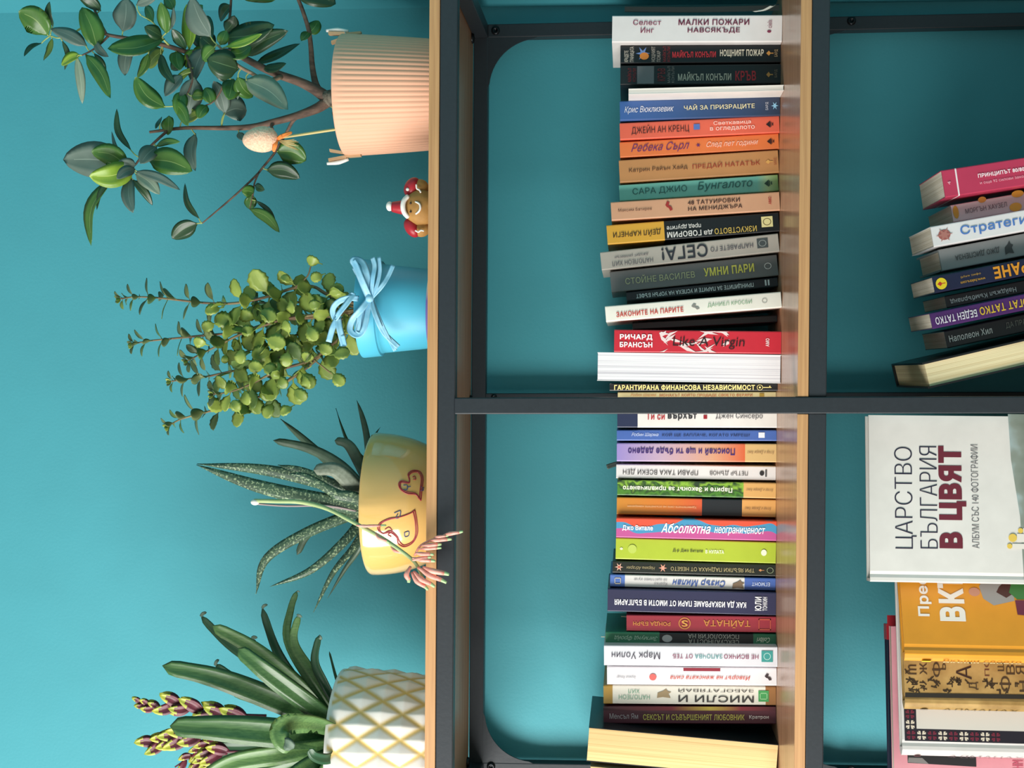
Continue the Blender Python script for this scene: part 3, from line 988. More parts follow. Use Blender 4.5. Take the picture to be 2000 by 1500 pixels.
# curled dark magazine behind the first white book
mg = thing('magazine', 'thin dark magazine with a curled white page, beside the right end of the row', 'magazine', (0, 0, 0))
p0 = [at(1200, 25, .18), at(1350, 25, .18), at(1470, 24, .18), at(1524, 27, .18)]
for p in p0:
    p.y = .18
mk('cover', *(lambda q: (q[0], q[1]))(tube_vf([(.444, .17, Z2 + .004), (.443, .17, Z2 + .1), (.445, .172, Z2 + .19)], [.004, .004], 6)), mat('15201F', .5), mg)
leaf('page', [at(1476, 23, .15), at(1495, 20, .14), at(1511, 12, .13)], .012, mat('A8B0A8', .6), mg, 'ribbon', hint=(1, -.3, .2))
# bookmarks sticking out above books
for (xa1, ya1, xb1, yb1, c, lb) in ((1224, 1205, 1213, 1204, 'C8C8B8', 'pale ribbon bookmark poking from the dark red book'), (1184, 1244, 1174, 1243.5, 'B8C4B0', 'pale ribbon bookmark poking from the green ended book')):
    a, b = at(xa1 + 6, ya1, .20), at(xb1, yb1, .20)
    tag(mk('bookmark', *tube_vf([a, a.lerp(b, .5), b], [.0008, .0006], 6), mat(c, .6)), lb, 'bookmark')
bmk = leaf('bookmark', [at(1212, 905, .20), at(1200, 907, .195), at(1185, 912, .19)], .006, mat('38443F', .5), None, 'ribbon', hint=(0, -1, 0))
tag(bmk, 'dark grey card bookmark poking out above the row of books', 'bookmark')

# ---------------- lower shelf, right bay: leaning books
G3 = 'leaning books on the lower shelf'


def lean(xa, ya1, ya2, slope, label, cover, texts=(), patches=(), Y=.12, **kw):
    dx = 160
    xm = xa + 3
    return book((xm, ya1, ya2, xm + dx, ya1 + slope * dx, ya2 + slope * dx), Z3, label, cover, texts, patches, Y=Y, group=G3, **kw)


lean(1840, 333, 387, -.155, 'crimson pink book with white capitals, rightmost of the leaning row', 'C2395A',
     [('ПРИНЦИПЪТ 80/80', 1912, 2004, .42, .17, 'FFE6EC', 'D', .035), ('и още 92 силови закона', 1914, 2010, .68, .12, 'F0A8B8', 'D', .01), ('4', 1851, 1857, .5, .12, 'F0A8B8', 'H', .02)],
     [(1869, 1872, 'F6EAEC')], Y=.10, d=.112)
lean(1857, 401, 435, -.175, 'pinkish grey book with gold coins on its spine', 'CBBEC0',
     [('МОРГЪН ХАУЗЕЛ', 1886, 1968, .5, .28, '5A5A62', 'D', .0), ('@disc', 1862, 1873, .45, .75, 'C8962E', 'D'), ('@disc', 1914, 1930, .0, .35, 'B8802E', 'D'), ('@disc', 1972, 1996, .75, .5, 'D8A83A', 'D'), ('@disc', 1980, 2004, .02, .4, 'C8962E', 'D')], Y=.125, d=.112)
b3 = lean(1818, 443, 484, -.18, 'white book with blue lettering and a round rosy pattern', 'EEECEC',
          [('Стратегии', 1877, 2025, .5, .55, '4F7FC8', 'D', .012), ('@star', 1828, 1862, .5, .72, 'B87A70', 'D'), ('@disc', 1833, 1857, .5, .5, 'A8625C', 'D'), ('@star', 1836, 1854, .5, .38, 'D8A088', 'D')], Y=.105, d=.112)
lean(1834, 488, 531, -.19, 'grey hardback with dark upside down letters and a leaping animal mark', '858B8C',
     [('ДЖО ДИСПЕНЗА', 1866, 1954, .5, .28, '3C4244', 'U', .01), ('@dog', 1964, 1982, .5, .6, '34393B', 'D')], Y=.12, d=.112, hard=True)
lean(1821, 541, 574, -.197, 'navy paperback with a yellow round badge and orange upside down title', '1A2040',
     [('@disc', 1828, 1850, .5, .7, 'F6D926', 'D'), ('@torch', 1831, 1847, .5, .35, 'C83A26', 'D'), ('ИНВЕСТИРАНЕ', 1943, 2140, .5, .75, 'E89A28', 'U', .035), ('www.hektra.com', 1876, 1925, .7, .18, 'C8962E', 'U', .01), ('офис клуб', 1878, 1918, .35, .16, 'B08A3A', 'U', .01)], Y=.10, d=.112)
lean(1845, 578, 603, -.2, 'brown black paperback with white upside down author name', '241E26',
     [('Найджъл Къмбърланд', 1856, 1986, .55, .5, 'DCDCDC', 'U', .015)], Y=.12, d=.112)
lean(1816, 612, 644, -.205, 'purple paperback with white and yellow upside down capitals', '55296E',
     [('БЕДЕН ТАТКО', 1827, 1909, .52, .55, 'F2ECF4', 'U', .02), ('БОГАТ ТАТКО', 1915, 2020, .52, .5, 'F0C83A', 'U', .02)], Y=.10, d=.112)
lean(1845, 647, 682, -.215, 'black book with white small capitals reading downwards', '1C2326',
     [('Наполеон Хил', 1854, 1939, .5, .38, 'ECECE4', 'D', .015), ('ДА ПРАВИМ', 1967, 2030, .45, .36, '8A8C80', 'D', .0)], Y=.12, d=.112)
lean(1804, 709, 762, -.232, 'black covered book with cream page edges facing out, leftmost of the leaning row', '14191B', [], Y=.09, d=.17, flip=True, hard=True, pages='EADBAE', pdark='CDB888')

# ---------------- lower shelf, left bay: books turned to show their front covers
G4 = 'front facing books on the lower shelf'


def facing(pxL, pyL, Y, yawd, Wd, thk, label, cover, **kw):
    T = at(pxL, pyL, Y)
    H = T.z - Z3
    root = thing('book', label, 'book', (T.x, Y + thk / 2, Z3 + .0002), G4)
    root.rotation_euler = (0, 0, -math.pi / 2 + math.radians(yawd))
    make_book(root, thk, Wd, H, cover, **kw)
    return root, H, thk, ppm(Y)


def face_text(rt, s, pxL, pyL, x1, x2, y1, y2, col, bold=0.0, shear=0.0, name='cover_lettering', lift=.0005, k=1.0):
    """text reading left to right on the front cover; x1..x2 photo columns (height), y1..y2 rows (y2 nearer the spine)"""
    root, H, thk, pm = rt
    u0, u1 = (pyL - y2) / pm * k, (pyL - y1) / pm * k
    za, zb = H - (x1 - pxL) / pm, H - (x2 - pxL) / pm
    O = (thk / 2 + lift, (u0 + u1) / 2, (za + zb) / 2)
    if s is None:
        return O, abs(u1 - u0), abs(za - zb)
    lettering(name, s, O, (0, 1, 0), (0, 0, 1), abs(u1 - u0), abs(za - zb), col, root, bold, shear)


def face_shape(rt, pts, pxL, pyL, col, lift=.0003, material=None, k=1.0, name='cover_print'):
    root, H, thk, pm = rt
    q = [((pyL - y) / pm * k, H - (x - pxL) / pm) for x, y in pts]
    q = [(max(.0005, a), max(.0005, min(H - .0004, b))) for a, b in q]
    return shape2d(name, q, (thk / 2 + lift, 0, 0), (0, 1, 0), (0, 0, 1), col, root, material=material)


rt = facing(1700, 1138, .045, 6, .1855, .022, 'large white photo album with thin dark capitals and one bold maroon word', 'DEDCD6', hard=True, pages='F0EEE8')
A = (1700, 1138)
face_text(rt, 'ЦАРСТВО', *A, 1748, 1789, 878, 1074, '26243A', -.0165)
face_text(rt, 'БЪЛГАРИЯ', *A, 1796, 1829, 876, 1073, '26243A', -.0165)
face_text(rt, 'В ЦВЯТ', *A, 1832, 1884, 875, 1072, '6A2030', .06)
face_text(rt, 'АЛБУМ СЪС 140 ФОТОГРАФИИ', *A, 1893, 1908, 872, 1071, '46444C', -.01)
skm = ramp_mat('Z', .20, .02, [(0, 'DEDCD6'), (.14, 'B4CCD0'), (.26, '8A948A'), (.5, '59614C'), (.75, '8A7E70'), (1, '4C5344')], noise=.25, nscale=55)
face_shape(rt, [(1966, 812), (1970, 900), (1985, 1010), (1990, 1135), (2235, 1132), (2235, 812)], *A, None, material=skm)
for i in range(34):
    yy, xx = R_.uniform(830, 1110), R_.uniform(1995, 2200)
    s1, s2 = R_.uniform(4, 12), R_.uniform(4, 12)
    face_shape(rt, [(xx, yy), (xx + s1, yy), (xx + s1, yy + s2), (xx, yy + s2)], *A, R_.choice(['D8D4C8', 'A8584A', 'C8C0B0', '7A3A3A', '4A5A3C', 'B8B0A4']), lift=.00045 + i * .00001)
for yc, xc, r_ in ((1050, 1970, 8), (1066, 1964, 5), (1036, 1985, 5)):
    face_shape(rt, [(xc + r_ * math.cos(a * .5236), yc + r_ * math.sin(a * .5236)) for a in range(12)], *A, 'E2C258', lift=.0009)
    face_shape(rt, [(xc + r_, yc - r_), (xc + r_, yc + r_), (xc + r_ + 30, yc + r_), (xc + r_ + 30, yc - r_)], *A, 'E4DED4', lift=.0008)
rt = facing(1768, 1283, .052, 22, .128, .014, 'orange cookbook with large white letters and a printed couple on its cover', 'E29A2C', hard=True, bulge=.0055)
A = (1768, 1283)
k = 1.08
face_text(rt, 'Прео', *A, 1799, 1826, 1140, 1214, 'F0EDE4', .03, k=k)
face_text(rt, 'вкъ', *A, 1840, 1889, 1128, 1222, 'F0EDE4', .03, k=k)
face_shape(rt, [(1900 + 11 * math.cos(a * .5236) + 10, 1168 + 8 * math.sin(a * .5236)) for a in range(12)], *A, 'C89078', k=k)
face_shape(rt, [(1920, 1158), (1926, 1180), (1945, 1192), (1985, 1183), (1985, 1145), (1950, 1140), (1925, 1150)], *A, '9A9A98', k=k)
face_shape(rt, [(1952, 1168), (1958, 1158), (1968, 1150), (1980, 1150), (1984, 1170), (1970, 1178)], *A, '4A2A26', lift=.0005, k=k)
face_shape(rt, [(1976, 1168), (1984, 1146), (2020, 1140), (2040, 1180), (1990, 1180)], *A, '3A7A3E', lift=.0006, k=k)
face_shape(rt, [(1986, 1182), (2040, 1182), (2040, 1212), (1988, 1208)], *A, '6A2A40', lift=.0006, k=k)
rr0 = rt[0]
lettering('spine_lettering', 'Вкъщи своето', (.002, -.0068, rt[1] - .085), (0, 0, -1), (1, 0, 0), .085, .006, 'F6E6B0', rr0, .01)
shape2d('emblem', rect(-.005, .005, -.0025, .0025), (.002, -.0062, rt[1] - .024), (0, 0, -1), (1, 0, 0), 'F4DC3A', rr0)
rt = facing(1768, 1377, .082, 13, .172, .014, 'gold almanac covered in black scratched ancient letters', 'B8965A', hard=True, covermat=mat('C4A263', .42, c2='9E7C44', scale=45, bump=.1), bulge=.006)
A = (1768, 1377)
rg = random.Random(8)


def strokes(rt, A, x0, x1, y0, y1, n, col, rg, scl=9, wd=1.1):
    for _ in range(n):
        cx, cy = rg.uniform(x0, x1), rg.uniform(y0, y1)
        s = scl * rg.uniform(.7, 1.2)
        for q in range(3):
            a = rg.choice([0, math.pi / 2, math.pi / 4, -math.pi / 4, .2])
            dx, dy = math.cos(a) * s / 2, math.sin(a) * s / 2
            ox, oy = rg.uniform(-s / 3, s / 3), rg.uniform(-s / 3, s / 3)
            nx, ny = -math.sin(a) * wd, math.cos(a) * wd
            P = [(cx + ox - dx + nx, cy + oy - dy + ny), (cx + ox + dx + nx, cy + oy + dy + ny), (cx + ox + dx - nx, cy + oy + dy - ny), (cx + ox - dx - nx, cy + oy - dy - ny)]
            face_shape(rt, P, A[0], A[1], col, lift=.0003 + q * .00005)


strokes(rt, A, 1772, 2100, 1330, 1352, 42, '3A2A18', rg, 10, 1.0)
strokes(rt, A, 1770, 1782, 1150, 1330, 14, '3A2A18', rg, 10, 1.0)
for s, x1, x2, y1, y2 in (('m', 1776, 1792, 1304, 1322), ('Ж', 1798, 1812, 1300, 1322), ('Ф', 1822, 1838, 1298, 1326), ('ь', 1838, 1848, 1300, 1312), ('В', 1962, 1978, 1300, 1318), ('Ш', 1946, 1958, 1296, 1312), ('Д', 1890, 1908, 1334, 1348), ('Х', 1920, 1936, 1326, 1346), ('Ф', 1948, 1970, 1322, 1350), ('Я', 1980, 1996, 1302, 1318), ('H', 1985, 1999, 1330, 1350)):
    face_text(rt, s, *A, x1, x2, y1, y2, '4A3620', .0)
face_text(rt, 'АЛМАНАХ', *A, 1867, 1896, 1120, 1329, '3A2016', -.005)
face_text(rt, 'ПОЕЗИЯ', *A, 1921, 1930, 1230, 1322, '6A3A2A', 0)
face_shape(rt, [(1766, 1357), (1766, 1365), (2120, 1362), (2120, 1354)], *A, '2C2822', lift=.0004)
rr0 = rt[0]
lettering('spine_lettering', 'АЛМАНАХ', (.002, -.0068, rt[1] - .085), (0, 0, -1), (1, 0, 0), .085, .006, '5A4420', rr0, 0)
shape2d('emblem', disc(0, 0, .0045, .003), (.002, -.0066, rt[1] - .022), (0, 0, -1), (1, 0, 0), 'B8A8A0', rr0)
rt = facing(1763, 1468, .098, 11, .195, .016, 'white almanac with a dark embroidered star border on its cover', 'E9E7E4', hard=True, bulge=.006)
A = (1764, 1468)
face_shape(rt, [(1769, 1180), (1769, 1450), (2160, 1450), (2160, 1180)], *A, '23202C', lift=.0002)
face_shape(rt, [(1792, 1180), (1792, 1427), (2140, 1427), (2140, 1180)], *A, 'E4E0D6', lift=.0004)


def star8(cx, cy, r, col, rt, A):
    for a in range(4):
        A0 = a * math.pi / 2
        for s in (-1, 1):
            P = []
            for u, v in ((.15, .12), (.95, .25), (.95, .75), (.45, .5)):
                v *= s
                P.append((cx + r * (u * math.cos(A0) - v * math.sin(A0)), cy + r * (u * math.sin(A0) + v * math.cos(A0))))
            face_shape(rt, P, A[0], A[1], col, lift=.0006)


for i in range(9):
    star8(1781 + i * 20, 1439, 8.5, ('7A2A3E', 'E8DCC8')[i % 2], rt, A)
for i in range(1, 6):
    star8(1780, 1439 - i * 19.5, 8.5, ('7A2A3E', 'E8DCC8')[i % 2], rt, A)
face_text(rt, 'АЛМАНАХ', *A, 1864, 1895, 1200, 1404, '7A2E22', -.005)
face_text(rt, 'ТРАДИЦИИ', *A, 1916, 1926, 1250, 1396, '6A4A3A', 0)
face_text(rt, '1', *A, 1964, 2000, 1380, 1388, '23202C', .03)
rr0 = rt[0]
lettering('spine_lettering', 'АЛМАНАХ', (.002, -.0068, rt[1] - .095), (0, 0, -1), (1, 0, 0), .085, .006, 'C09AA4', rr0, 0)
shape2d('emblem', disc(0, 0, .004, .003), (.002, -.0066, rt[1] - .018), (0, 0, -1), (1, 0, 0), 'C47A84', rr0)
rt = facing(1748, 1565, .118, 9, .200, .012, 'pink book behind the white almanac, with a small black and white photo', 'EAA3AE')
A = (1746, 1565)
face_shape(rt, [(1772, 1380), (1772, 1494), (1902, 1498), (1902, 1380)], *A, '2A2C2E')
face_shape(rt, [(1774, 1484), (1772, 1493), (1812, 1495), (1800, 1484)], *A, '8A8A88', lift=.0005)
face_text(rt, 'HM', *A, 1970, 1990, 1484, 1500, 'D0647C', .02)
rt = facing(1741, 1610, .142, 9, .232, .016, 'navy book with a red top corner, rearmost behind the pink book', '1E2238', hard=True)
A = (1741, 1610)
face_shape(rt, [(1741.5, 1215), (1741.5, 1236), (1762, 1236), (1762, 1215)], *A, 'C42A38')
V, Fc = box(-.0082, .0082, .214, .2328, rt[1] - .014, rt[1] + .0006)
mk('cover_corner', V, Fc, mat('C42A38', .4), rt[0])['label'] = 'red corner'

# ------------------------------------------------------------------ top shelf
Z1 = ZS[0]


def potc(py, Y, px=800):
    p = at(px, py, Y)
    return p.x, Y


# leaf materials
LG = {'g': mat('4E7A34', .35, c2='3A6228', scale=30), 'b': mat('8FAE3C', .4, c2='6E9430', scale=30), 'd': mat('2F4E30', .35, c2='24402A', scale=30),
      's': mat('667A70', .5, c2='566A60', scale=30), 'p': mat('8A9E86', .5, c2='74897A', scale=30), 'o': mat('6E8436', .4, c2='587028', scale=30)}
RIBM = {'g': mat('7E9A58', .45), 'b': mat('B4C868', .45), 'd': mat('52704C', .45), 's': mat('7E9084', .5), 'p': mat('A8B8A0', .5), 'o': mat('94A65A', .45)}
BARK = mat('7A6050', .8, c2='483830', scale=140, bump=.6, stretch=(1, 1, .4))
BARK2 = mat('8A8070', .9, c2='3E362C', scale=220, bump=1)
STEMG = mat('A8B468', .5)
SOIL = mat('3A2C22', .95, c2='241A14', scale=120, bump=1)


def plant(name, label, cx, cy, cat='potted plant'):
    return thing(name, label, cat, (0, 0, 0))


# --- ficus in the pink fluted pot
YF = .145
cx, cy = potc(186.5, YF, 700)
fic = plant('potted_ficus', 'small ficus tree with oval leaves in a ribbed peach pink pot', cx, cy)
pm = ppm(YF)
rt_, rb_ = 118 / pm, 103 / pm
zt = at(676, 186, YF).z
prof = []
NR = 16
for i in range(NR + 1):
    u = i / NR
    r = rb_ + (rt_ - rb_) * (u ** .8)
    if u < .08:
        r -= .004 * (1 - u / .08) ** 2
    prof.append((r, Z1 + .0002 + (zt - Z1) * u))
nout = len(prof)
prof += [(rt_ - .0006, zt + .0015), (rt_ - .003, zt + .002), (rt_ - .0045, zt), (rt_ - .006, zt - .03), (rt_ - .008, zt - .05)]
NFL = 70


def flute(A, i, r, z):
    if 1 <= i < nout - 1 and i > 0:
        return r + .0008 * (abs(math.sin(A * NFL / 2)) - .5)
    return r


lathe('pot', cx, cy, prof, NFL * 8, mat('F0B898', .55, spec=.3), fic, rf=flute)
lathe('soil', cx, cy, [(rt_ - .0075, zt - .02), (rt_ * .5, zt - .014), (.004, zt - .012)], 32, SOIL, fic)

branches = []


def branch(name, pl, radii, material, parent, n=8):
    """pl: (px,py,Y) list"""
    P = [at(*p) for p in pl]
    branches.append((pl, P))
    return tube(name, P, radii, material, parent, n)


branch('trunk', [(700, 190, YF), (660, 192, YF), (648, 192, YF), (634, 194, YF)], [.012, .0115, .0105, .010], BARK2, fic, 12)
branch('branch', [(640, 192, YF), (615, 175, .143), (585, 160, .14), (545, 146, .135), (512, 132, .13), (478, 114, .13), (450, 100, .13), (410, 104, .135), (362, 101, .135)], [.008, .0065, .0055, .005, .0045, .004, .0035, .003, .0028], BARK, fic)
branch('branch', [(362, 101, .135), (320, 88, .13), (270, 78, .125), (215, 69, .12), (190, 60, .12), (160, 54, .12)], [.003, .0028, .0024, .002, .0018, .0014], BARK, fic)
branch('branch', [(207, 66, .12), (196, 45, .12), (185, 20, .125), (172, -8, .13)], [.002, .0018, .0016, .0014], BARK, fic)
branch('branch', [(212, 70, .12), (198, 84, .118), (180, 98, .116), (160, 108, .114)], [.0016, .0013, .0011, .0009], BARK, fic)
branch('branch', [(160, 54, .12), (140, 66, .118), (115, 74, .116), (98, 70, .115)], [.0013, .0011, .0009, .0008], STEMG, fic)
branch('branch', [(630, 188, YF), (617, 165, .15), (610, 130, .155), (607, 90, .16), (602, 55, .16), (588, 12, .16), (576, -15, .16)], [.0055, .0042, .0034, .003, .0027, .0024, .002], BARK, fic)
branch('branch', [(640, 198, YF), (618, 212, .14), (580, 226, .135), (535, 238, .13), (490, 248, .13), (430, 250, .13), (360, 250, .13), (292, 258, .125)], [.007, .006, .0046, .004, .0036, .0028, .0022, .0016], BARK, fic)
branch('branch', [(580, 228, .135), (571, 238, .15), (560, 258, .165), (538, 296, .17), (515, 325, .165), (498, 345, .16), (455, 385, .15), (395, 436, .14)], [.0026, .0022, .0018, .0016, .0014, .0014, .0012, .0008], BARK, fic)
branch('branch', [(505, 338, .16), (497, 358, .16), (495, 375, .16), (488, 408, .16)], [.0011, .001, .0009, .0006], BARK, fic)
branch('branch', [(535, 238, .13), (530, 247, .125), (533, 252, .12)], [.0028, .002, .0014], BARK, fic)
branch('branch', [(550, 150, .133), (520, 158, .115), (490, 142, .1), (465, 128, .095), (445, 108, .09), (425, 88, .09)], [.003, .0026, .0022, .002, .0018, .0012], mat('A08A70', .7, c2='7A6450', scale=150), fic)
branch('branch', [(330, 253, .128), (305, 275, .12), (280, 300, .115), (260, 325, .11), (225, 335, .11)], [.0018, .0016, .0014, .0012, .0008], BARK, fic)
branch('branch', [(450, 100, .13), (447, 60, .14), (450, 20, .145), (452, -10, .145)], [.0022, .0018, .0016, .0014], BARK, fic)
branch('branch', [(362, 101, .135), (372, 130, .12), (375, 160, .11), (355, 205, .11)], [.0018, .0014, .0012, .0008], BARK, fic)
branch('branch', [(330, 88, .13), (318, 75, .12), (300, 45, .115), (275, 30, .11)], [.0014, .0011, .0009, .0006], STEMG, fic)
branch('branch', [(440, 152, .11), (430, 180, .11), (415, 200, .11), (400, 206, .11)], [.0014, .0011, .0009, .0006], BARK, fic)
SAMP = []
for pl, P in branches:
    C = catmull([Vector(p) for p in pl], 24)
    SAMP += [(c.x, c.y, c.z) for c in C]


def nearestY(px, py):
    b = min(SAMP, key=lambda s: (s[0] - px) ** 2 + (s[1] - py) ** 2)
    return b, math.hypot(b[0] - px, b[1] - py)


rl = random.Random(21)
FL = """94 69 36 22 46 g 8;104 52 97 3 15 d -4;170 90 99 56 24 s 4;102 74 85 118 16 o -6;82 84 47 110 12 d 4;121 78 126 137 9 d -9;190 96 160 14 34 g 4;197 22 150 -12 22 d 4;
240 62 246 -4 42 s 3;266 10 308 -8 13 s 0;158 108 120 127 19 b 3;150 108 161 203 15 p -2;167 106 216 192 26 g -8;183 103 204 154 11 d -6;186 80 212 111 14 s 4;
322 76 210 95 36 g -8;256 85 244 148 24 s 5;325 66 314 4 24 g 2;317 72 282 52 22 d 0;330 62 339 14 9 s 4;362 97 336 56 20 d 2;370 97 364 8 28 b 6;412 72 374 -6 40 s -4;
412 97 372 64 30 d 4;320 98 288 132 30 o 4;290 104 268 152 18 g -5;323 210 264 150 32 g -10;314 104 342 164 17 d 6;362 108 334 136 24 d 0;384 96 362 132 20 b 2;
378 132 338 176 11 b 6;400 92 376 162 28 s 4;356 146 322 188 30 s 0;380 150 366 226 34 s 0;374 188 402 186 20 o 0;355 178 348 226 22 g 0;336 196 368 246 24 g -6;
358 232 394 218 22 o 3;330 226 328 264 24 g 0;316 228 304 252 9 d 0;257 295 228 212 10 d -12;250 313 218 257 8 s -8;306 286 274 320 26 s 3;304 286 352 277 12 g -5;
382 260 382 334 24 s 8;290 312 376 334 44 g -7;252 324 123 312 60 s 6;250 326 178 296 36 g 10;262 326 174 344 38 b -8;266 322 228 320 20 s 0;264 330 228 350 18 s 4;
222 346 178 480 24 g 22;220 345 189 410 9 d 8;254 344 260 416 24 s 6;258 350 298 401 14 d -4;264 338 312 380 24 p -5;264 334 352 371 16 s -6;390 428 361 358 12 d -9;
386 436 336 466 28 d 4;496 376 472 374 20 g 2;493 380 486 408 18 g 0;498 362 517 371 13 d 0;487 408 546 454 18 g -9;497 390 541 444 8 d -8;520 332 586 348 28 d -8;
541 296 598 314 40 g -8;466 258 476 276 12 s 0;466 135 404 116 48 d 0;436 222 482 216 46 s -6;440 222 417 158 26 s 4;456 154 446 195 28 g 0;464 150 494 190 28 g 5;
478 156 563 214 40 p -9;438 74 536 48 42 d 8;440 92 512 66 16 b 4;446 106 490 90 28 g 6;474 110 563 60 30 d -6;497 126 586 85 20 d 4;512 132 559 124 17 d 5;
468 -6 538 0 26 g -6;576 -12 656 8 44 d -8;602 66 622 40 22 g 2;604 62 588 80 15 g 0;398 30 416 74 22 d 0;420 96 392 72 32 d 0;653 214 662 230 11 d 2;
420 92 396 118 26 g 2;404 100 376 116 24 o 3;440 62 458 30 22 d 4;430 88 442 60 18 g 0;345 100 352 138 22 g 3;412 204 400 172 22 g 3;425 130 440 160 20 d 0;300 44 284 12 18 g 3;
405 206 388 232 20 g 3;396 10 378 40 26 g 3;452 10 430 40 24 d 2;340 20 322 -8 22 g 3"""
for it in FL.replace('\n', '').split(';'):
    a = it.split()
    bx, by, tx, ty, wd = map(float, a[:5])
    bend = float(a[6])
    nb, dist = nearestY(bx, by)
    Yb = nb[2]
    dirY = rl.uniform(-.028, .022)
    Yt = min(.27, max(.02, Yb + dirY))
    L = math.hypot(tx - bx, ty - by)
    nx, ny = -(ty - by) / L, (tx - bx) / L
    mx, my = (bx + tx) / 2 + nx * bend, (by + ty) / 2 + ny * bend
    pts = [at(bx, by, Yb), at(mx, my, (Yb + Yt) / 2 - .003), at(tx, ty, Yt)]
    rr = rl.uniform(-.5, .5)
    lf = leaf('leaf', pts, wd / ppm(Yb) / math.cos(rr) * 1.22, LG[a[5]], fic, 'ovate', roll=rr, cup=rl.uniform(.05, .22), twist=rl.uniform(-.25, .25), mats=[LG[a[5]], RIBM[a[5]]], midrib=True)
    if 2 < dist < 42:
        nbp = at(nb[0], nb[1], nb[2])
        tube('leaf_stalk', [nbp, nbp.lerp(pts[0], .55) + Vector((0, 0, .001)), pts[0] + (pts[1] - pts[0]) * .08], [.0009, .0007], STEMG, fic, 5, 5)

# clothes pegs on the rim
WOODP = mat('D2AE86', .6, c2='B89068', scale=60, stretch=(1, 1, .2))


def peg(P, ax, up, label):
    """two wooden arms with a white bar and a wire spring; ax = direction along the arms (down to the jaws), up = across"""
    r = thing('clothespin', label, 'clothespin', tuple(P))
    ax, up = Vector(ax).normalized(), Vector(up).normalized()
    sd = ax.cross(up).normalized()

    def arm(u0, u1, a0, a1, th, name, m_):
        V = []
        for u, a in ((u0, a0), (u1, a1)):
            for s in (-.0035, .0035):
                for tt in (0, th):
                    V.append(ax * u + up * (a + tt) + sd * s)
        return mk(name, V, [(0, 1, 3, 2), (4, 6, 7, 5), (0, 4, 5, 1), (2, 3, 7, 6), (0, 2, 6, 4), (1, 5, 7, 3)], m_, r)
    arm(-.021, .001, .0030, .0012, .0035, 'arm', WOODP)
    arm(.001, .019, .0012, .0016, .0028, 'arm', WOODP)
    arm(-.018, .001, -.0085, -.0030, .0035, 'arm', WOODP)
    arm(.001, .019, -.0030, -.0032, .0028, 'arm', WOODP)
    V, Fc = tube_vf([ax * -.024 + up * .0085, ax * -.010 + up * .0085, ax * .003 + up * .006], [.0018, .0028, .002], 8)
    mk('white_bar', V, Fc, mat('F2EFE8', .5), r, smooth=True)['label'] = 'white painted bar'
    V, Fc = tube_vf([ax * -.001 + up * .0055 + sd * .004, ax * .0015 + up * .0 + sd * .0042, ax * .001 - up * .004 + sd * .004], [.0005, .0005], 5)
    mk('spring', V, Fc, mat('C8C8C4', .3, metal=.8), r)


p = at(678, 77, YF)
peg((cx + rt_ - .001, YF, zt + .0005), (.05, 0, -1), (1, 0, .05), 'small wooden clothespin clipped on the right rim of the pink pot')
peg((cx - rt_ + .001, YF, zt + .0005), (.1, 0, -1), (-1, 0, -.15), 'small wooden clothespin clipped on the left rim of the pink pot')
# egg pick
eg = thing('egg_decoration', 'peach foam egg on a thin wooden stick with an orange ribbon', 'decoration', (0, 0, 0))
YE = .05
a, b = at(474, 275, YE), at(543, 270, YE)
c = (a + b) / 2
axv = (a - b).normalized()
Lh = (a - b).length / 2
sdv = axv.cross(Vector((0, 1, 0))).normalized()
V, Fc = [], []
n, mm_ = 28, 16
for i in range(mm_ + 1):
    u = -1 + 2 * i / mm_
    uu = math.sin(u * math.pi / 2)
    r = math.sqrt(max(0, 1 - uu * uu)) * (25.5 / ppm(YE)) * (1 - .13 * uu)
    for j in range(n):
        A_ = 2 * math.pi * j / n
        V.append(c + axv * uu * Lh + sdv * r * math.cos(A_) + Vector((0, 1, 0)) * r * math.sin(A_))
for i in range(mm_):
    for j in range(n):
        Fc.append((i * n + j, i * n + (j + 1) % n, (i + 1) * n + (j + 1) % n, (i + 1) * n + j))
mk('egg', V, Fc, mat('FFDCBC', .85, c2='F2B898', scale=420, bump=.6), eg, smooth=True)
tube('stick', [at(541, 270, YE), at(600, 261, .08), at(700, 246, .118)], [.0013, .0016, .0016], mat('E8D492', .6), eg, 8)
for tx, ty, wd in ((571, 258, 9), (534, 297, 10), (556, 262, 7)):
    leaf('ribbon', [at(541, 272, YE - .002), at((541 + tx) / 2, (272 + ty) / 2 - 1, YE - .006), at(tx, ty, YE - .003)], wd / ppm(YE), mat('F28A3C', .5), eg, 'strap')
for i in range(9):
    tube('straw', [at(543, 274, YE), at(560, 274 + i * 1.4, YE - .002), at(575 + (i % 3) * 4, 272 + i * 2.6, YE - .004 + .001 * i)], [.0006, .0004], mat(('B89A5A', 'D8C890')[i % 2], .7), eg, 5)

# --- gingerbread ornament
YG = .06
g = thing('gingerbread_figurine', 'small gingerbread face figurine with a red hat and white piping, between two pots', 'figurine', (0, 0, 0))
GB = mat('B98A48', .7, c2='A07236', scale=70, bump=.4)
RD = mat('A8202C', .4)
WH = mat('F2EEE6', .5)


def blob(name, px, py, Y, rx, rz, ry, m_, parent, n=24, k=14, tilt=0, pw=1.0):
    c = at(px, py, Y)
    V, Fc = [], []
    for i in range(k + 1):
        ph = math.pi * i / k
        for j in range(n):
            th = 2 * math.pi * j / n
            x, z, y = math.sin(ph) * math.cos(th), math.cos(ph), math.sin(ph) * math.sin(th)
            x, y, z = rx * x, ry * y * pw, rz * z
            x, z = x * math.cos(tilt) + z * math.sin(tilt), z * math.cos(tilt) - x * math.sin(tilt)
            V.append((c.x + x, c.y + y, c.z + z))
    for i in range(k):
        for j in range(n):
            Fc.append((i * n + j, i * n + (j + 1) % n, (i + 1) * n + (j + 1) % n, (i + 1) * n + j))
    return mk(name, V, Fc, m_, parent, smooth=True)


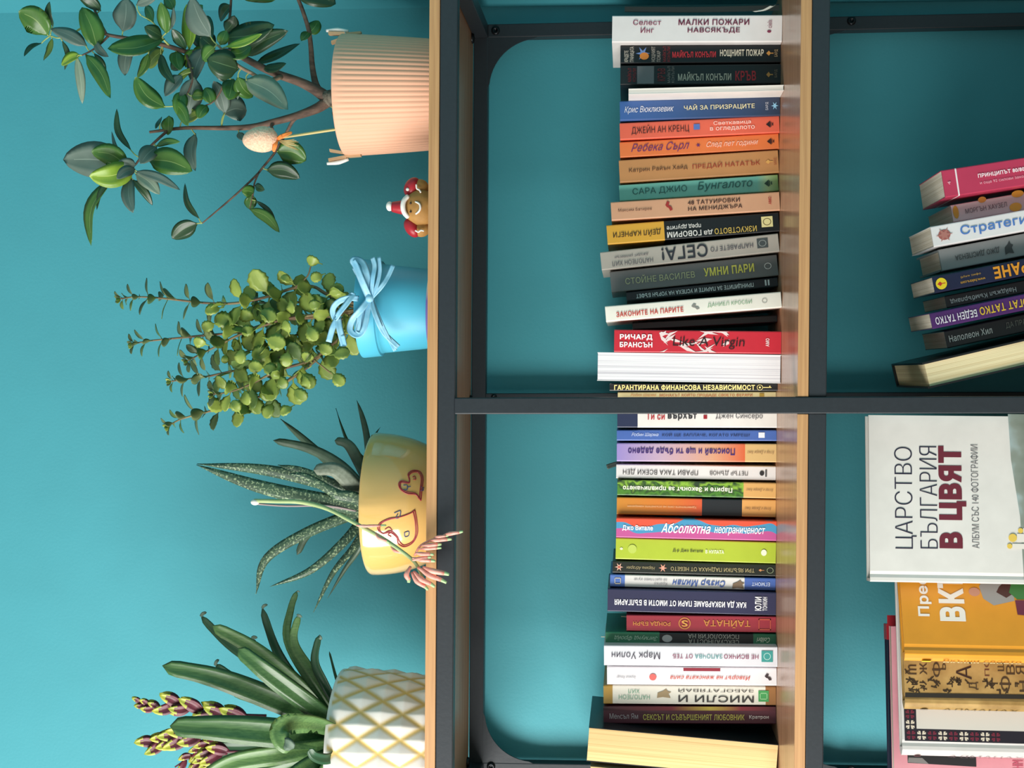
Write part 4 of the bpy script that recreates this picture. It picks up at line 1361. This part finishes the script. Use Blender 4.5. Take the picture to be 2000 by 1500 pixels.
pg = ppm(YG)
hz = at(818, 406, YG)
blob('head', 822, 406, YG, 36 / pg, 33 / pg, .014, GB, g)
blob('arm', 821, 366, YG + .004, 16 / pg, 17 / pg, .009, GB, g, tilt=.4)
blob('arm', 824, 448, YG + .004, 15 / pg, 17 / pg, .009, GB, g, tilt=-.4)
blob('mitten', 805, 366, YG + .003, 21 / pg, 15 / pg, .0098, RD, g, tilt=.5)
blob('mitten', 805, 445, YG + .003, 21 / pg, 14 / pg, .0098, RD, g, tilt=-.6)
p = at(845, 406, YG)
V, Fc = tube_vf([(p.x, YG + .002, Z1 + .0003), (p.x, YG + .002, p.z + .004)], [.017, .014], 16)
mk('body', V, Fc, GB, g, smooth=True)
tube('hat', [at(792, 405, YG), at(780, 405, YG), at(766, 404, YG)], [15 / pg, 13 / pg, 10 / pg], RD, g, 16)
blob('pompom', 761, 403, YG, 9.5 / pg, 7 / pg, 9 / pg, WH, g)
tube('hat_brim', [at(797, 383, YG - .008), at(789, 392, YG - .011), at(787, 404, YG - .012), at(790, 416, YG - .011), at(797, 424, YG - .007)], [.0026, .003, .0026], WH, g)
for py in (397, 413.5):
    blob('eye', 802, py, YG - .0125, 2.2 / pg, 2.2 / pg, .001, mat('2A1A12', .4), g, 10, 6)
tube('smile', [at(811, 394, YG - .0125), at(819, 398, YG - .0145), at(821, 406, YG - .0150), at(818, 413, YG - .0145), at(812, 418, YG - .0125)], [.001, .0013, .001], WH, g)
tube('icing', [at(813, 360, YG - .008), at(814, 368, YG - .008), at(819, 371, YG - .009), at(822, 376, YG - .01)], [.001, .001], WH, g)
tube('icing', [at(811, 450, YG - .008), at(817, 453, YG - .008), at(822, 450, YG - .008), at(828, 451, YG - .007)], [.001, .001], WH, g)
blob('dot', 796, 370, YG - .0065, .002, .002, .0012, WH, g, 10, 6)

# --- turquoise pot with kalanchoe
YK = .115
cx, cy = potc(603, YK, 770)
pk = ppm(YK)
kal = plant('potted_kalanchoe', 'bushy pale green plant in a turquoise tin pot tied with a blue bow', cx, cy)
TQ = mat('52BAD8', .48)
zt = at(711, 605, YK).z
zb = Z1 + .0045
cx = at(770, 603, YK).x
rB, rT = 76 / pk, 88 / pk
prof = [(rB - .001, zb), (rB, zb + .001)] + [(rB + (rT - rB) * i / 6, zb + (zt - .022 - zb) * i / 6) for i in range(1, 7)]
prof += [(rT + .0030, zt - .0225), (rT + .0034, zt - .022), (rT + .0056, zt - .001), (rT + .0054, zt), (rT + .0042, zt), (rT + .002, zt - .018), (rT - .002, zt - .03)]
lathe('pot', cx, YK, prof, 64, TQ, kal)
lathe('soil', cx, YK, [(rT - .0005, zt - .025), (rT * .5, zt - .02), (.004, zt - .019)], 24, SOIL, kal)
sx = at(830, 612, YK)
sau = lathe('saucer', sx.x, YK, [(.049, Z1 + .0002), (.051, Z1 + .001), (.0535, Z1 + .0122), (.0522, Z1 + .0124), (.0500, Z1 + .004), (.045, Z1 + .0025)], 48, ramp_mat('X', sx.x - .05, sx.x + .05, [(0, 'ECE6DC'), (.2, '7A68B0'), (.62, '7A68B0'), (.8, 'E8DCC8'), (1, 'ECE6DC')], const=False), None)
tag(sau, 'white and purple saucer under the turquoise pot', 'saucer')
# bow
RB = mat('A4D8EE', .45, c2='7CBEDD', scale=90, stretch=(1, 1, 1))
yb = YK - rT - .010
for pl, wd in (
    ([(722, 583, 0), (710, 555, -.008), (696, 520, -.004), (690, 508, -.002), (706, 512, 0), (716, 535, -.006), (722, 583, 0)], 11),
    ([(724, 583, 0), (712, 550, .004), (700, 536, .004), (692, 522, .004)], 8),
    ([(724, 583, 0), (728, 545, -.006), (732, 520, -.003), (728, 503, 0)], 8),
    ([(724, 583, 0), (735, 560, -.004), (742, 530, -.002), (740, 502, 0)], 7),
    ([(724, 583, 0), (745, 560, -.005), (758, 540, -.002), (768, 518, 0)], 8),
    ([(722, 583, 0), (705, 605, -.006), (688, 625, -.002), (684, 645, 0), (698, 655, 0), (712, 640, -.006), (722, 585, 0)], 10),
    ([(722, 585, 0), (708, 620, -.002), (700, 650, -.002), (704, 610, -.004), (718, 590, 0)], 9),
    ([(724, 585, 0), (735, 620, -.006), (750, 650, -.001), (778, 678, .004)], 8),
    ([(726, 585, 0), (742, 625, -.004), (756, 655, 0), (772, 685, .004)], 6),
    ([(700, 583, -.001), (680, 582, -.01), (660, 590, -.012), (650, 605, -.01), (655, 622, -.008), (664, 610, -.012), (680, 590, -.012), (690, 575, -.008), (678, 585, -.008)], 9),
    ([(660, 620, -.008), (650, 640, -.01), (642, 668, -.008)], 9),
    ([(660, 622, -.008), (664, 645, -.01), (672, 675, -.008), (668, 655, -.01)], 10),
):
    leaf('ribbon', [at(x, y, yb + dy) for x, y, dy in pl], wd * 1.25 / pk, RB, kal, 'ribbon', seg=len(pl) * 5, thick=.0006, cup=.12, roll=.25)
blob('knot', 722, 583, yb - .001, 8 / pk, 8 / pk, .005, RB, kal, 12, 8)

KM = [mat('7F9442', .42, c2='667E36', scale=60), mat('96A84E', .42, c2='7C9240', scale=60), mat('627C3C', .45, c2='4D6832', scale=60), mat('6C7A4C', .5, c2='58683E', scale=60), mat('4C6038', .5, c2='3C4F2C', scale=60)]
KST = mat('6A4A3A', .6, c2='8A7A50', scale=60)
stems = [
    [(233, 584), (262, 580), (300, 581), (340, 585), (405, 592), (460, 592), (520, 580), (575, 562), (612, 560), (640, 575), (706, 597)],
    [(258, 672), (290, 666), (340, 661), (400, 655), (470, 648), (545, 626), (640, 618), (706, 606)],
    [(365, 705), (395, 690), (430, 673), (465, 655), (520, 634), (560, 622), (640, 612), (704, 604)],
    [(333, 745), (360, 741), (400, 736), (430, 730), (475, 720), (520, 708), (590, 680), (650, 645), (706, 612)],
    [(415, 770), (450, 765), (490, 750), (525, 732), (560, 718), (605, 704), (650, 672), (706, 620)],
    [(328, 832), (350, 820), (375, 812), (410, 803), (450, 795), (500, 778), (560, 745), (620, 700), (706, 618)],
    [(500, 592), (560, 590), (620, 592), (706, 600)],
    [(470, 690), (540, 668), (620, 640), (706, 610)],
]
rk = random.Random(4)
for si, st in enumerate(stems):
    n = len(st)
    off = [-.03, .0, -.02, .02, -.035, .01, .03, -.01][si]
    P3 = []
    for i, (x, y) in enumerate(st):
        u = i / (n - 1)
        P3.append((x, y, YK + .01 + off * (1 - u) + .01 * math.sin(i)))
    W3 = [at(*p) for p in P3]
    tube('stem', W3, [.0008, .0013, .0018, .0022], KST, kal, 6, n * 4)
    C = catmull([Vector(p) for p in P3], 80)
    CW = [at(c.x, c.y, c.z) for c in C]
    # walk from the tip
    dist, nxt, k = 0, 4, 0
    total = sum((Vector((C[i + 1].x, C[i + 1].y)) - Vector((C[i].x, C[i].y))).length for i in range(80))
    for i in range(1, 79):
        dist += (Vector((C[i].x, C[i].y)) - Vector((C[i - 1].x, C[i - 1].y))).length
        if C[i].x > 690:
            break
        if dist < nxt:
            continue
        u = dist / total
        xx = C[i].x
        big = min(1, max(0, (xx - 330) / 180))
        L = (18 + 13 * min(1, dist / 70) + 14 * big) * rk.uniform(.85, 1.12)
        nxt = dist + 8 + 9 * min(1, dist / 60) + 7 * big
        if xx > 560:
            nxt += 8
            L *= .9
        k += 1
        T = (CW[i - 1] - CW[i + 1]).normalized()
        yv = Vector((0, 1, 0))
        sv = T.cross(yv).normalized()
        base_a = (0 if k % 2 else math.pi / 2) + rk.uniform(-.4, .4)
        for s in (0, math.pi):
            A_ = base_a + s
            d_ = sv * math.cos(A_) - yv * math.sin(A_)
            if d_.y > .6 and rk.random() < .4:
                continue
            out = (d_ * .85 + T * rk.uniform(.1, .65)).normalized()
            Lm = L * 1.25 / ppm(C[i].z)
            b_ = CW[i]
            hint = T * (1.1 - .9 * big) + Vector((0, -1, 0)) * (.75 + .5 * big) + Vector((rk.uniform(-.4, .4), 0, rk.uniform(-.2, .5)))
            pts = [b_, b_ + out * Lm * .5 + T * .0015, b_ + out * Lm]
            wd = Lm * (.44 + .24 * big) * rk.uniform(.85, 1.1)
            mi = rk.choice([0, 1, 1, 0, 2] if big > .6 else [3, 4, 2, 3])
            leaf('leaf', pts, wd, KM[mi], kal, 'round', hint=tuple(hint), cup=rk.uniform(.0, .18), seg=11, scallop=1 if big > .5 else 0, thick=.001)
    for q in range(5):
        A_ = q * 1.256
        T = (CW[0] - CW[3]).normalized()
        sv = T.cross(Vector((0, 1, 0))).normalized()
        d_ = (sv * math.cos(A_) + Vector((0, 1, 0)) * math.sin(A_)) * .7 + T
        leaf('leaf', [CW[1], CW[1] + d_.normalized() * .004, CW[1] + d_.normalized() * .0085], .004, KM[rk.choice([1, 4, 0])], kal, 'round', hint=tuple(T * .3 + Vector((0, -1, 0))), seg=7)
# large facing leaves copied from the front of the bush
for x, y, L, ang in ((417, 604, 34, 170), (440, 626, 44, 200), (408, 636, 30, 160), (483, 617, 36, 200), (522, 614, 40, 30), (537, 667, 44, 20), (392, 669, 30, 200), (470, 694, 34, 95), (513, 690, 44, 170), (502, 716, 34, 190), (532, 722, 34, 200),
                     (560, 640, 30, 250), (568, 598, 30, 80), (609, 650, 36, 60), (560, 700, 34, 100), (634, 680, 34, 30), (603, 698, 30, 200), (655, 568, 36, -30), (575, 676, 24, 100), (500, 790, 40, 70), (520, 766, 36, 90), (480, 775, 34, 80), (550, 745, 32, 60), (525, 800, 36, 120), (486, 645, 30, 170), (617, 595, 28, 170), (462, 795, 30, 240), (585, 770, 36, 40), (600, 742, 40, 50), (597, 745, 30, 70), (665, 690, 38, -10), (560, 800, 30, 150), (440, 700, 20, 100), (660, 740, 34, 45), (613, 510, 30, 200), (560, 545, 24, 210), (620, 540, 28, 160)):
    A_ = math.radians(ang)
    dx, dy = math.cos(A_) * L / 2, math.sin(A_) * L / 2
    Yl = YK - .02 + rk.uniform(-.018, .02)
    leaf('leaf', [at(x - dx * 1.2, y - dy * 1.2, Yl + .006), at(x, y, Yl - .002), at(x + dx, y + dy, Yl)], L * .78 / ppm(Yl), KM[rk.choice([0, 1, 1, 0])], kal, 'round', roll=rk.uniform(-.5, .5), cup=.1, seg=13, scallop=1, thick=.0012)
tube('stem', [at(575, 562, YK), at(600, 540, YK), at(608, 515, YK)], [.001, .0008], KST, kal, 6)
tube('stem', [at(610, 700, YK - .02), at(635, 720, YK - .02), at(655, 735, YK - .02)], [.001, .0008], KST, kal, 6)

# --- yellow pot with gasteria
YY = .12
cxy = at(775, 984, YY).x
py_ = ppm(YY)
gas = plant('potted_gasteria', 'speckled long leaved succulent in a low yellow bowl painted with hearts', cxy, YY)
rT, rB = 140 / py_, 119 / py_
zt = at(728, 984, YY).z
prof = []
for i in range(13):
    u = i / 12
    r = rB - .012 * (1 - u) ** 3 + (rT - rB + .0) * (1 - (1 - u) ** 1.7)
    prof.append((r, Z1 + .0003 + (zt - Z1 - .004) * u))
PROFY = list(prof)
prof += [(rT - .001, zt - .001), (rT - .003, zt), (rT - .005, zt - .001), (rT - .007, zt - .006), (rT - .009, zt - .04)]
YEL = mat('E3BC74', .12, c2='D9AE62', scale=12, coat=.6)
lathe('pot', cxy, YY, prof, 96, YEL, gas)
lathe('soil', cxy, YY, [(rT - .008, zt - .014), (rT * .5, zt - .009), (.005, zt - .007)], 32, SOIL, gas)


def on_pot(px, py, cx_, cyy, prof_, eps=.0004):
    Y = cyy - prof_[-1][0]
    for _ in range(12):
        p = at(px, py, Y)
        z = p.z
        r = prof_[0][0]
        for (r0, z0), (r1, z1) in zip(prof_, prof_[1:]):
            if z0 <= z <= z1:
                r = r0 + (r1 - r0) * (z - z0) / (z1 - z0)
        if z > prof_[-1][1]:
            r = prof_[-1][0]
        q = (r + eps) ** 2 - (p.x - cx_) ** 2
        Y = cyy - math.sqrt(max(q, 1e-6))
    return at(px, py, Y)


HR = mat('9A2E38', .4)
HB = mat('4A5878', .4)
HO = mat('D8963A', .35)


def paint(name, pl, m_, r=.0007):
    tube(name, [on_pot(x, y, cxy, YY, PROFY) for x, y in pl], [r, r], m_, gas, 6, len(pl) * 5)


for dd in (0, 3.2):
    paint('painted_heart', [(822 - dd, 978 - dd), (812, 966 - dd * .6), (795, 964 - dd), (782 + dd * .4, 955 - dd * .2), (779 + dd, 944), (786, 939 + dd), (798, 942 + dd * .4), (800, 936 + dd), (797 + dd * .4, 926 + dd), (806, 919 + dd), (820 - dd, 921 + dd * .5), (826 - dd, 934), (824 - dd, 955), (822 - dd, 978 - dd)], HR)
    paint('painted_heart', [(810 - dd, 996 + dd), (800, 1003), (780, 1010), (760, 1013 + dd * .5), (742 + dd, 1022), (738 + dd, 1034), (748, 1042), (762, 1040 - dd), (775, 1050 - dd), (778 + dd, 1062 - dd), (790, 1068 - dd), (806, 1060 - dd), (815 - dd, 1042), (814 - dd, 1018), (810 - dd, 996 + dd)], HR)
for pl, m_ in (([(788, 948), (795, 948), (795, 956), (788, 956)], HB), ([(795, 952), (802, 950)], HB), ([(822, 950), (827, 957), (822, 958), (828, 952)], HB), ([(770, 1002), (782, 998), (780, 1010), (773, 1012), (777, 1004)], HB), ([(790, 1040), (798, 1038), (798, 1046), (791, 1048), (790, 1040)], HB),
                ([(806, 932), (810, 930), (812, 936), (807, 936)], HR), ([(752, 1034), (760, 1030), (766, 1038), (758, 1044), (764, 1048)], HR)):
    paint('painted_letter', pl, m_, .0006)


def speckle():
    M = mat('3F5A44', .45, c2='33493A', scale=30).copy()
    nt = M.node_tree
    b = nt.nodes['Principled BSDF']
    base = b.inputs['Base Color'].links[0].from_socket
    tc = nt.nodes.new('ShaderNodeTexCoord')
    nz = nt.nodes.new('ShaderNodeTexNoise')
    nz.inputs['Scale'].default_value = 420
    nz.inputs['Detail'].default_value = 2
    nt.links.new(tc.outputs['Object'], nz.inputs['Vector'])
    cr = nt.nodes.new('ShaderNodeValToRGB')
    cr.color_ramp.elements[0].position = .54
    cr.color_ramp.elements[1].position = .64
    nt.links.new(nz.outputs['Fac'], cr.inputs[0])
    mx = nt.nodes.new('ShaderNodeMix')
    mx.data_type = 'RGBA'
    nt.links.new(cr.outputs[0], mx.inputs['Factor'])
    nt.links.new(base, mx.inputs[6])
    mx.inputs[7].default_value = lin('8CA07C')
    nt.links.new(mx.outputs[2], b.inputs['Base Color'])
    return M


SP = speckle()
SPD = mat('4E6450', .5, c2='3C503E', scale=90)
SPG = mat('7E8878', .6, c2='66705E', scale=260)
for pl, wd, m_, pf in (
    ([(712, 975, .12), (640, 945, .115), (520, 918, .115), (385, 906, .12)], 27, SP, 'sword'),
    ([(708, 990, .11), (620, 976, .09), (500, 948, .085), (384, 908, .085)], 30, SP, 'sword'),
    ([(714, 972, .12), (690, 948, .095), (655, 918, .085), (612, 918, .08)], 30, SPG, 'strap'),
    ([(710, 950, .14), (665, 908, .15), (605, 876, .155), (534, 860, .155)], 20, SPD, 'strap'),
    ([(700, 955, .15), (640, 900, .165), (590, 855, .175), (548, 818, .18)], 17, SPD, 'sword'),
    ([(718, 945, .13), (700, 900, .12), (680, 868, .12), (654, 860, .12)], 21, SPD, 'strap'),
    ([(715, 900, .16), (682, 866, .17), (668, 835, .17), (656, 797, .17)], 7, LG['d'], 'taper'),
    ([(722, 900, .15), (716, 850, .16), (708, 815, .165), (697, 782, .17)], 12, SPD, 'sword'),
    ([(730, 870, .15), (734, 848, .16), (743, 834, .16)], 5, LG['d'], 'taper'),
    ([(712, 995, .12), (600, 1040, .10), (520, 1092, .09), (500, 1160, .09)], 20, SP, 'sword'),
    ([(706, 998, .13), (660, 1012, .12), (605, 1040, .12), (580, 1084, .12)], 16, SPD, 'strap'),
    ([(712, 1010, .12), (670, 1060, .10), (605, 1115, .09), (527, 1146, .09)], 17, SP, 'sword'),
    ([(716, 1025, .12), (690, 1070, .11), (650, 1120, .1), (612, 1196, .095)], 13, SP, 'sword'),
    ([(720, 1035, .12), (700, 1075, .13), (675, 1110, .13), (640, 1168, .13)], 10, SPD, 'sword'),
    ([(710, 975, .11), (650, 945, .095), (590, 920, .1), (543, 908, .1)], 20, SP, 'sword'),
    ([(714, 980, .10), (660, 965, .085), (600, 932, .085), (565, 925, .085)], 18, SP, 'sword'),
    ([(716, 985, .1), (690, 972, .09), (660, 968, .085), (640, 962, .085)], 26, SP, 'sword'),
):
    P = [at(*p) for p in pl]
    leaf('leaf', P, wd * 1.12 / ppm(pl[1][2]), m_, gas, pf, roll=R_.uniform(-.15, .15), thick=.0045, cup=.08, seg=20)
SG = mat('B4C48C', .45, c2='9AB078', scale=40)
PK = mat('EE8C7C', .45, c2='F4B4A4', scale=150)
TG = mat('A8C890', .5)
tube('flower_stalk', [at(706, 1000, .11), at(640, 988, .09), at(560, 988, .07), at(500, 984, .05)], [.0016, .0012], mat('9A8A8A', .6), gas, 6)
stk = [(497, 978, .05), (540, 979, .045), (590, 981, .04), (640, 994, .03), (690, 1020, .015), (740, 1047, 0), (775, 1070, -.01), (810, 1098, -.015), (826, 1130, -.018)]
tube('flower_stalk', [at(*p) for p in stk], [.0024, .0026, .0026, .0024, .0022, .0022, .002, .0016], SG, gas, 8)
blob('stalk_end', 498, 981, .049, .0035, .005, .003, mat('E8E4DA', .6), gas, 10, 8)
tube('flower_stalk', [at(810, 1085, -.013), at(822, 1065, -.018), at(850, 1052, -.02), at(885, 1042, -.022)], [.0013, .001], PK, gas, 6)
for bx, by, tx, ty, wd in ((824, 1066, 862, 1063, 8), (838, 1056, 882, 1053, 8), (866, 1046, 904, 1038, 8), (818, 1072, 862, 1070, 7), (812, 1080, 847, 1083, 8), (806, 1090, 850, 1096, 9), (802, 1106, 798, 1138, 10), (816, 1108, 872, 1138, 10), (826, 1108, 877, 1122, 11), (804, 1118, 836, 1152, 9), (808, 1116, 849, 1146, 10),
                           (764, 1068, 790, 1082, 7), (734, 1042, 760, 1060, 7), (696, 1026, 736, 1028, 6), (700, 1028, 754, 1026, 6), (806, 1094, 842, 1088, 8), (848, 1050, 876, 1046, 6)):
    Yf = -.022 if bx > 790 else -.006 if bx > 730 else .006
    a_, b_ = at(bx, by, Yf), at(tx, ty, Yf - .004)
    md = a_.lerp(b_, .5) + Vector((0, -.002, .003))
    r = wd / 2 / py_
    fl = tube('flower', [a_, md, a_.lerp(b_, .82)], [r * .45, r, r * .75], PK, gas, 8, 8)
    t_ = tube('flower_tip', [a_.lerp(b_, .80), b_], [r * .76, r * .5], TG, gas, 8, 3)
    t_.parent = fl

# --- white quilted pot with bromeliad
YB = .13
pb = ppm(YB)
cxb = at(740, 1452, YB).x
bro = plant('potted_bromeliad', 'strap leaved plant with purple yellow bracts in a white diamond patterned pot', cxb, YB)
rT, rB = 143 / pb, 128 / pb
zt = at(666, 1450, YB).z
prof = []
NV = 64
for i in range(NV + 1):
    u = i / NV
    r = rB + (rT - rB) * (1 - (1 - u) ** 1.6)
    prof.append((r, Z1 + .0003 + (zt - Z1) * u))
ND, HD = 17, .049


def qf(A, z):
    a = A * ND / (2 * math.pi) + .35
    b = (z - Z1 + .012) / HD
    p, q = (a + b), (a - b)
    fp, fq = abs((p % 1) - .5) * 2, abs((q % 1) - .5) * 2
    return 1 - max(fp, fq)


nq = len(prof)


def qr(A, i, r, z):
    if i < nq and i < NV - 2:
        return r + .005 * qf(A, z) - .001
    return r


def qa(A, i, r, z):
    if i >= NV - 1:
        return 1.0
    return min(1.0, max(0.0, (qf(A, z) - .07) / .26))


prof += [(rT - .001, zt + .001), (rT - .003, zt + .0015), (rT - .005, zt), (rT - .008, zt - .03)]
M = mat('F2EEE4', .35).copy()
nt = M.node_tree
b = nt.nodes['Principled BSDF']
ca = nt.nodes.new('ShaderNodeVertexColor')
ca.layer_name = 'glaze'
mx = nt.nodes.new('ShaderNodeMix')
mx.data_type = 'RGBA'
nt.links.new(ca.outputs['Color'], mx.inputs['Factor'])
mx.inputs[6].default_value = lin('DDBE72')
mx.inputs[7].default_value = lin('F2EEE6')
nt.links.new(mx.outputs[2], b.inputs['Base Color'])
lathe('pot', cxb, YB, prof, ND * 18, M, bro, rf=qr, attr=qa)
lathe('soil', cxb, YB, [(rT - .007, zt - .014), (rT * .5, zt - .009), (.005, zt - .007)], 32, SOIL, bro)
B1 = mat('4A6E40', .32, c2='355A32', scale=9, stretch=(60, 60, 4))
B2 = mat('668A50', .35, c2='4C7040', scale=9, stretch=(60, 60, 4))
B3 = mat('2C5636', .4, c2='214630', scale=12)
for pl, wd, m_ in (
    ([(665, 1420, .13), (560, 1375, .10), (430, 1325, .08), (317, 1300, .075)], 46, B1),
    ([(665, 1410, .15), (560, 1330, .16), (455, 1262, .165), (392, 1202, .165)], 24, B3),
    ([(665, 1415, .14), (570, 1325, .13), (490, 1262, .12), (415, 1222, .115)], 36, B2),
    ([(668, 1420, .12), (600, 1370, .08), (520, 1310, .06), (465, 1266, .06)], 42, B1),
    ([(655, 1420, .16), (560, 1365, .18), (470, 1330, .185), (420, 1297, .185)], 22, B3),
    ([(620, 1380, .15), (560, 1330, .16), (510, 1290, .165), (492, 1245, .165)], 18, B3),
    ([(665, 1405, .14), (595, 1345, .14), (545, 1275, .14), (512, 1186, .14)], 24, B3),
    ([(668, 1405, .13), (605, 1330, .12), (562, 1250, .12), (568, 1190, .12), (580, 1154, .12)], 17, B1),
    ([(668, 1405, .12), (615, 1320, .1), (575, 1255, .095), (584, 1200, .095)], 20, B2),
    ([(670, 1400, .12), (635, 1335, .1), (616, 1290, .095), (624, 1240, .095)], 20, B3),
    ([(672, 1370, .13), (657, 1325, .13), (643, 1272, .13)], 6, B3),
    ([(668, 1440, .11), (560, 1432, .06), (440, 1422, .04), (332, 1418, .04)], 58, B1),
    ([(668, 1445, .14), (540, 1455, .13), (460, 1458, .12), (410, 1456, .12)], 34, B3),
    ([(668, 1450, .10), (560, 1470, .06), (450, 1490, .045), (370, 1540, .045)], 40, B2),
    ([(668, 1450, .12), (560, 1500, .11), (470, 1525, .11), (400, 1580, .11)], 34, B1),
    ([(670, 1430, .08), (620, 1412, .045), (570, 1410, .02), (548, 1424, .01), (552, 1448, .005), (572, 1462, .008)], 44, B2),
    ([(668, 1462, .09), (610, 1490, .05), (560, 1530, .03), (520, 1600, .03)], 36, B1),
    ([(670, 1470, .08), (640, 1500, .05), (600, 1560, .04)], 32, B2),
    ([(672, 1465, .07), (640, 1480, .04), (615, 1475, .025), (605, 1462, .02)], 24, B3),
    ([(668, 1480, .13), (600, 1560, .13), (500, 1620, .13)], 34, B1),
    ([(668, 1450, .17), (560, 1440, .2), (450, 1470, .21), (380, 1480, .21)], 30, B3),
    ([(670, 1500, .1), (640, 1570, .07), (630, 1650, .06)], 30, B2),
    ([(668, 1410, .17), (600, 1380, .2), (520, 1370, .22), (450, 1350, .22)], 26, B1),
):
    leaf('leaf', [at(*p) for p in pl], wd / ppm(pl[1][2]), m_, bro, 'strap', roll=R_.uniform(-.25, .2), thick=.0012, cup=.2, seg=20)
# dry curled tips
for x, y, tx, ty, wd, Y_ in ((392, 1204, 404, 1196, 9, .165), (420, 1300, 428, 1288, 9, .185), (492, 1247, 503, 1246, 10, .165), (512, 1188, 523, 1181, 8, .14), (580, 1202, 590, 1206, 8, .095), (580, 1156, 586, 1157, 4, .12), (624, 1243, 628, 1250, 10, .095), (556, 1450, 574, 1462, 30, .003)):
    leaf('dry_tip', [at(x, y, Y_ - .001), at((x + tx) / 2 - 1, (y + ty) / 2 - 2, Y_ - .004), at(tx, ty, Y_ - .002)], wd * .8 / pb, mat('566C5C', .6), bro, 'strap', seg=6)
# bract spikes
MAR = mat('6E2A3A', .45, c2='4A1E2C', scale=90)
YLB = mat('B4B43E', .45, c2='8C9A34', scale=90)
rb2 = random.Random(2)


def spike(pl, wd, nb, Y0, name='flower_spike'):
    P = [at(x, y, Y0) for x, y in pl]
    st = tube(name, P, [.002, .0016, .001], MAR, bro, 8)
    C = catmull(P, 60)
    for i in range(nb):
        u = .30 + .66 * i / nb
        k = int(u * 60)
        T = (C[min(60, k + 1)] - C[k - 1]).normalized()
        sv = T.cross(Vector((0, 1, 0))).normalized()
        s = 1 if i % 2 else -1
        for yy in (-.55, -.1, .5):
            d_ = (T * 1.5 + sv * s * rb2.uniform(.45, .75) + Vector((0, yy, 0))).normalized()
            L = wd * 1.6 * (1 - .3 * i / nb) * rb2.uniform(.9, 1.15)
            bb = C[k]
            o = leaf('bract', [bb, bb + d_ * L * .5 + sv * s * .001, bb + d_ * L * .92 + T * L * .25], L * .55, MAR, bro, 'bract', mats=[MAR, YLB], tipfrac=.66, seg=8, thick=.0016, cup=.3, hint=(0, -1, .0))
            o.parent = st
    return st


spike([(600, 1425), (500, 1412), (430, 1398), (360, 1378), (330, 1375)], 30 / pb, 8, .085)
spike([(345, 1394), (310, 1384), (285, 1376), (266, 1370)], 15 / pb, 5, .085)
spike([(480, 1445), (400, 1432), (345, 1440), (286, 1456)], 30 / pb, 9, .09)
spike([(520, 1450), (440, 1448), (400, 1460), (342, 1498)], 20 / pb, 10, .14)
spike([(520, 1470), (440, 1468), (410, 1478), (386, 1500)], 24 / pb, 7, .10)
spike([(520, 1398), (470, 1396), (440, 1394), (420, 1386)], 18 / pb, 6, .15)
bpy.context.view_layer.update()
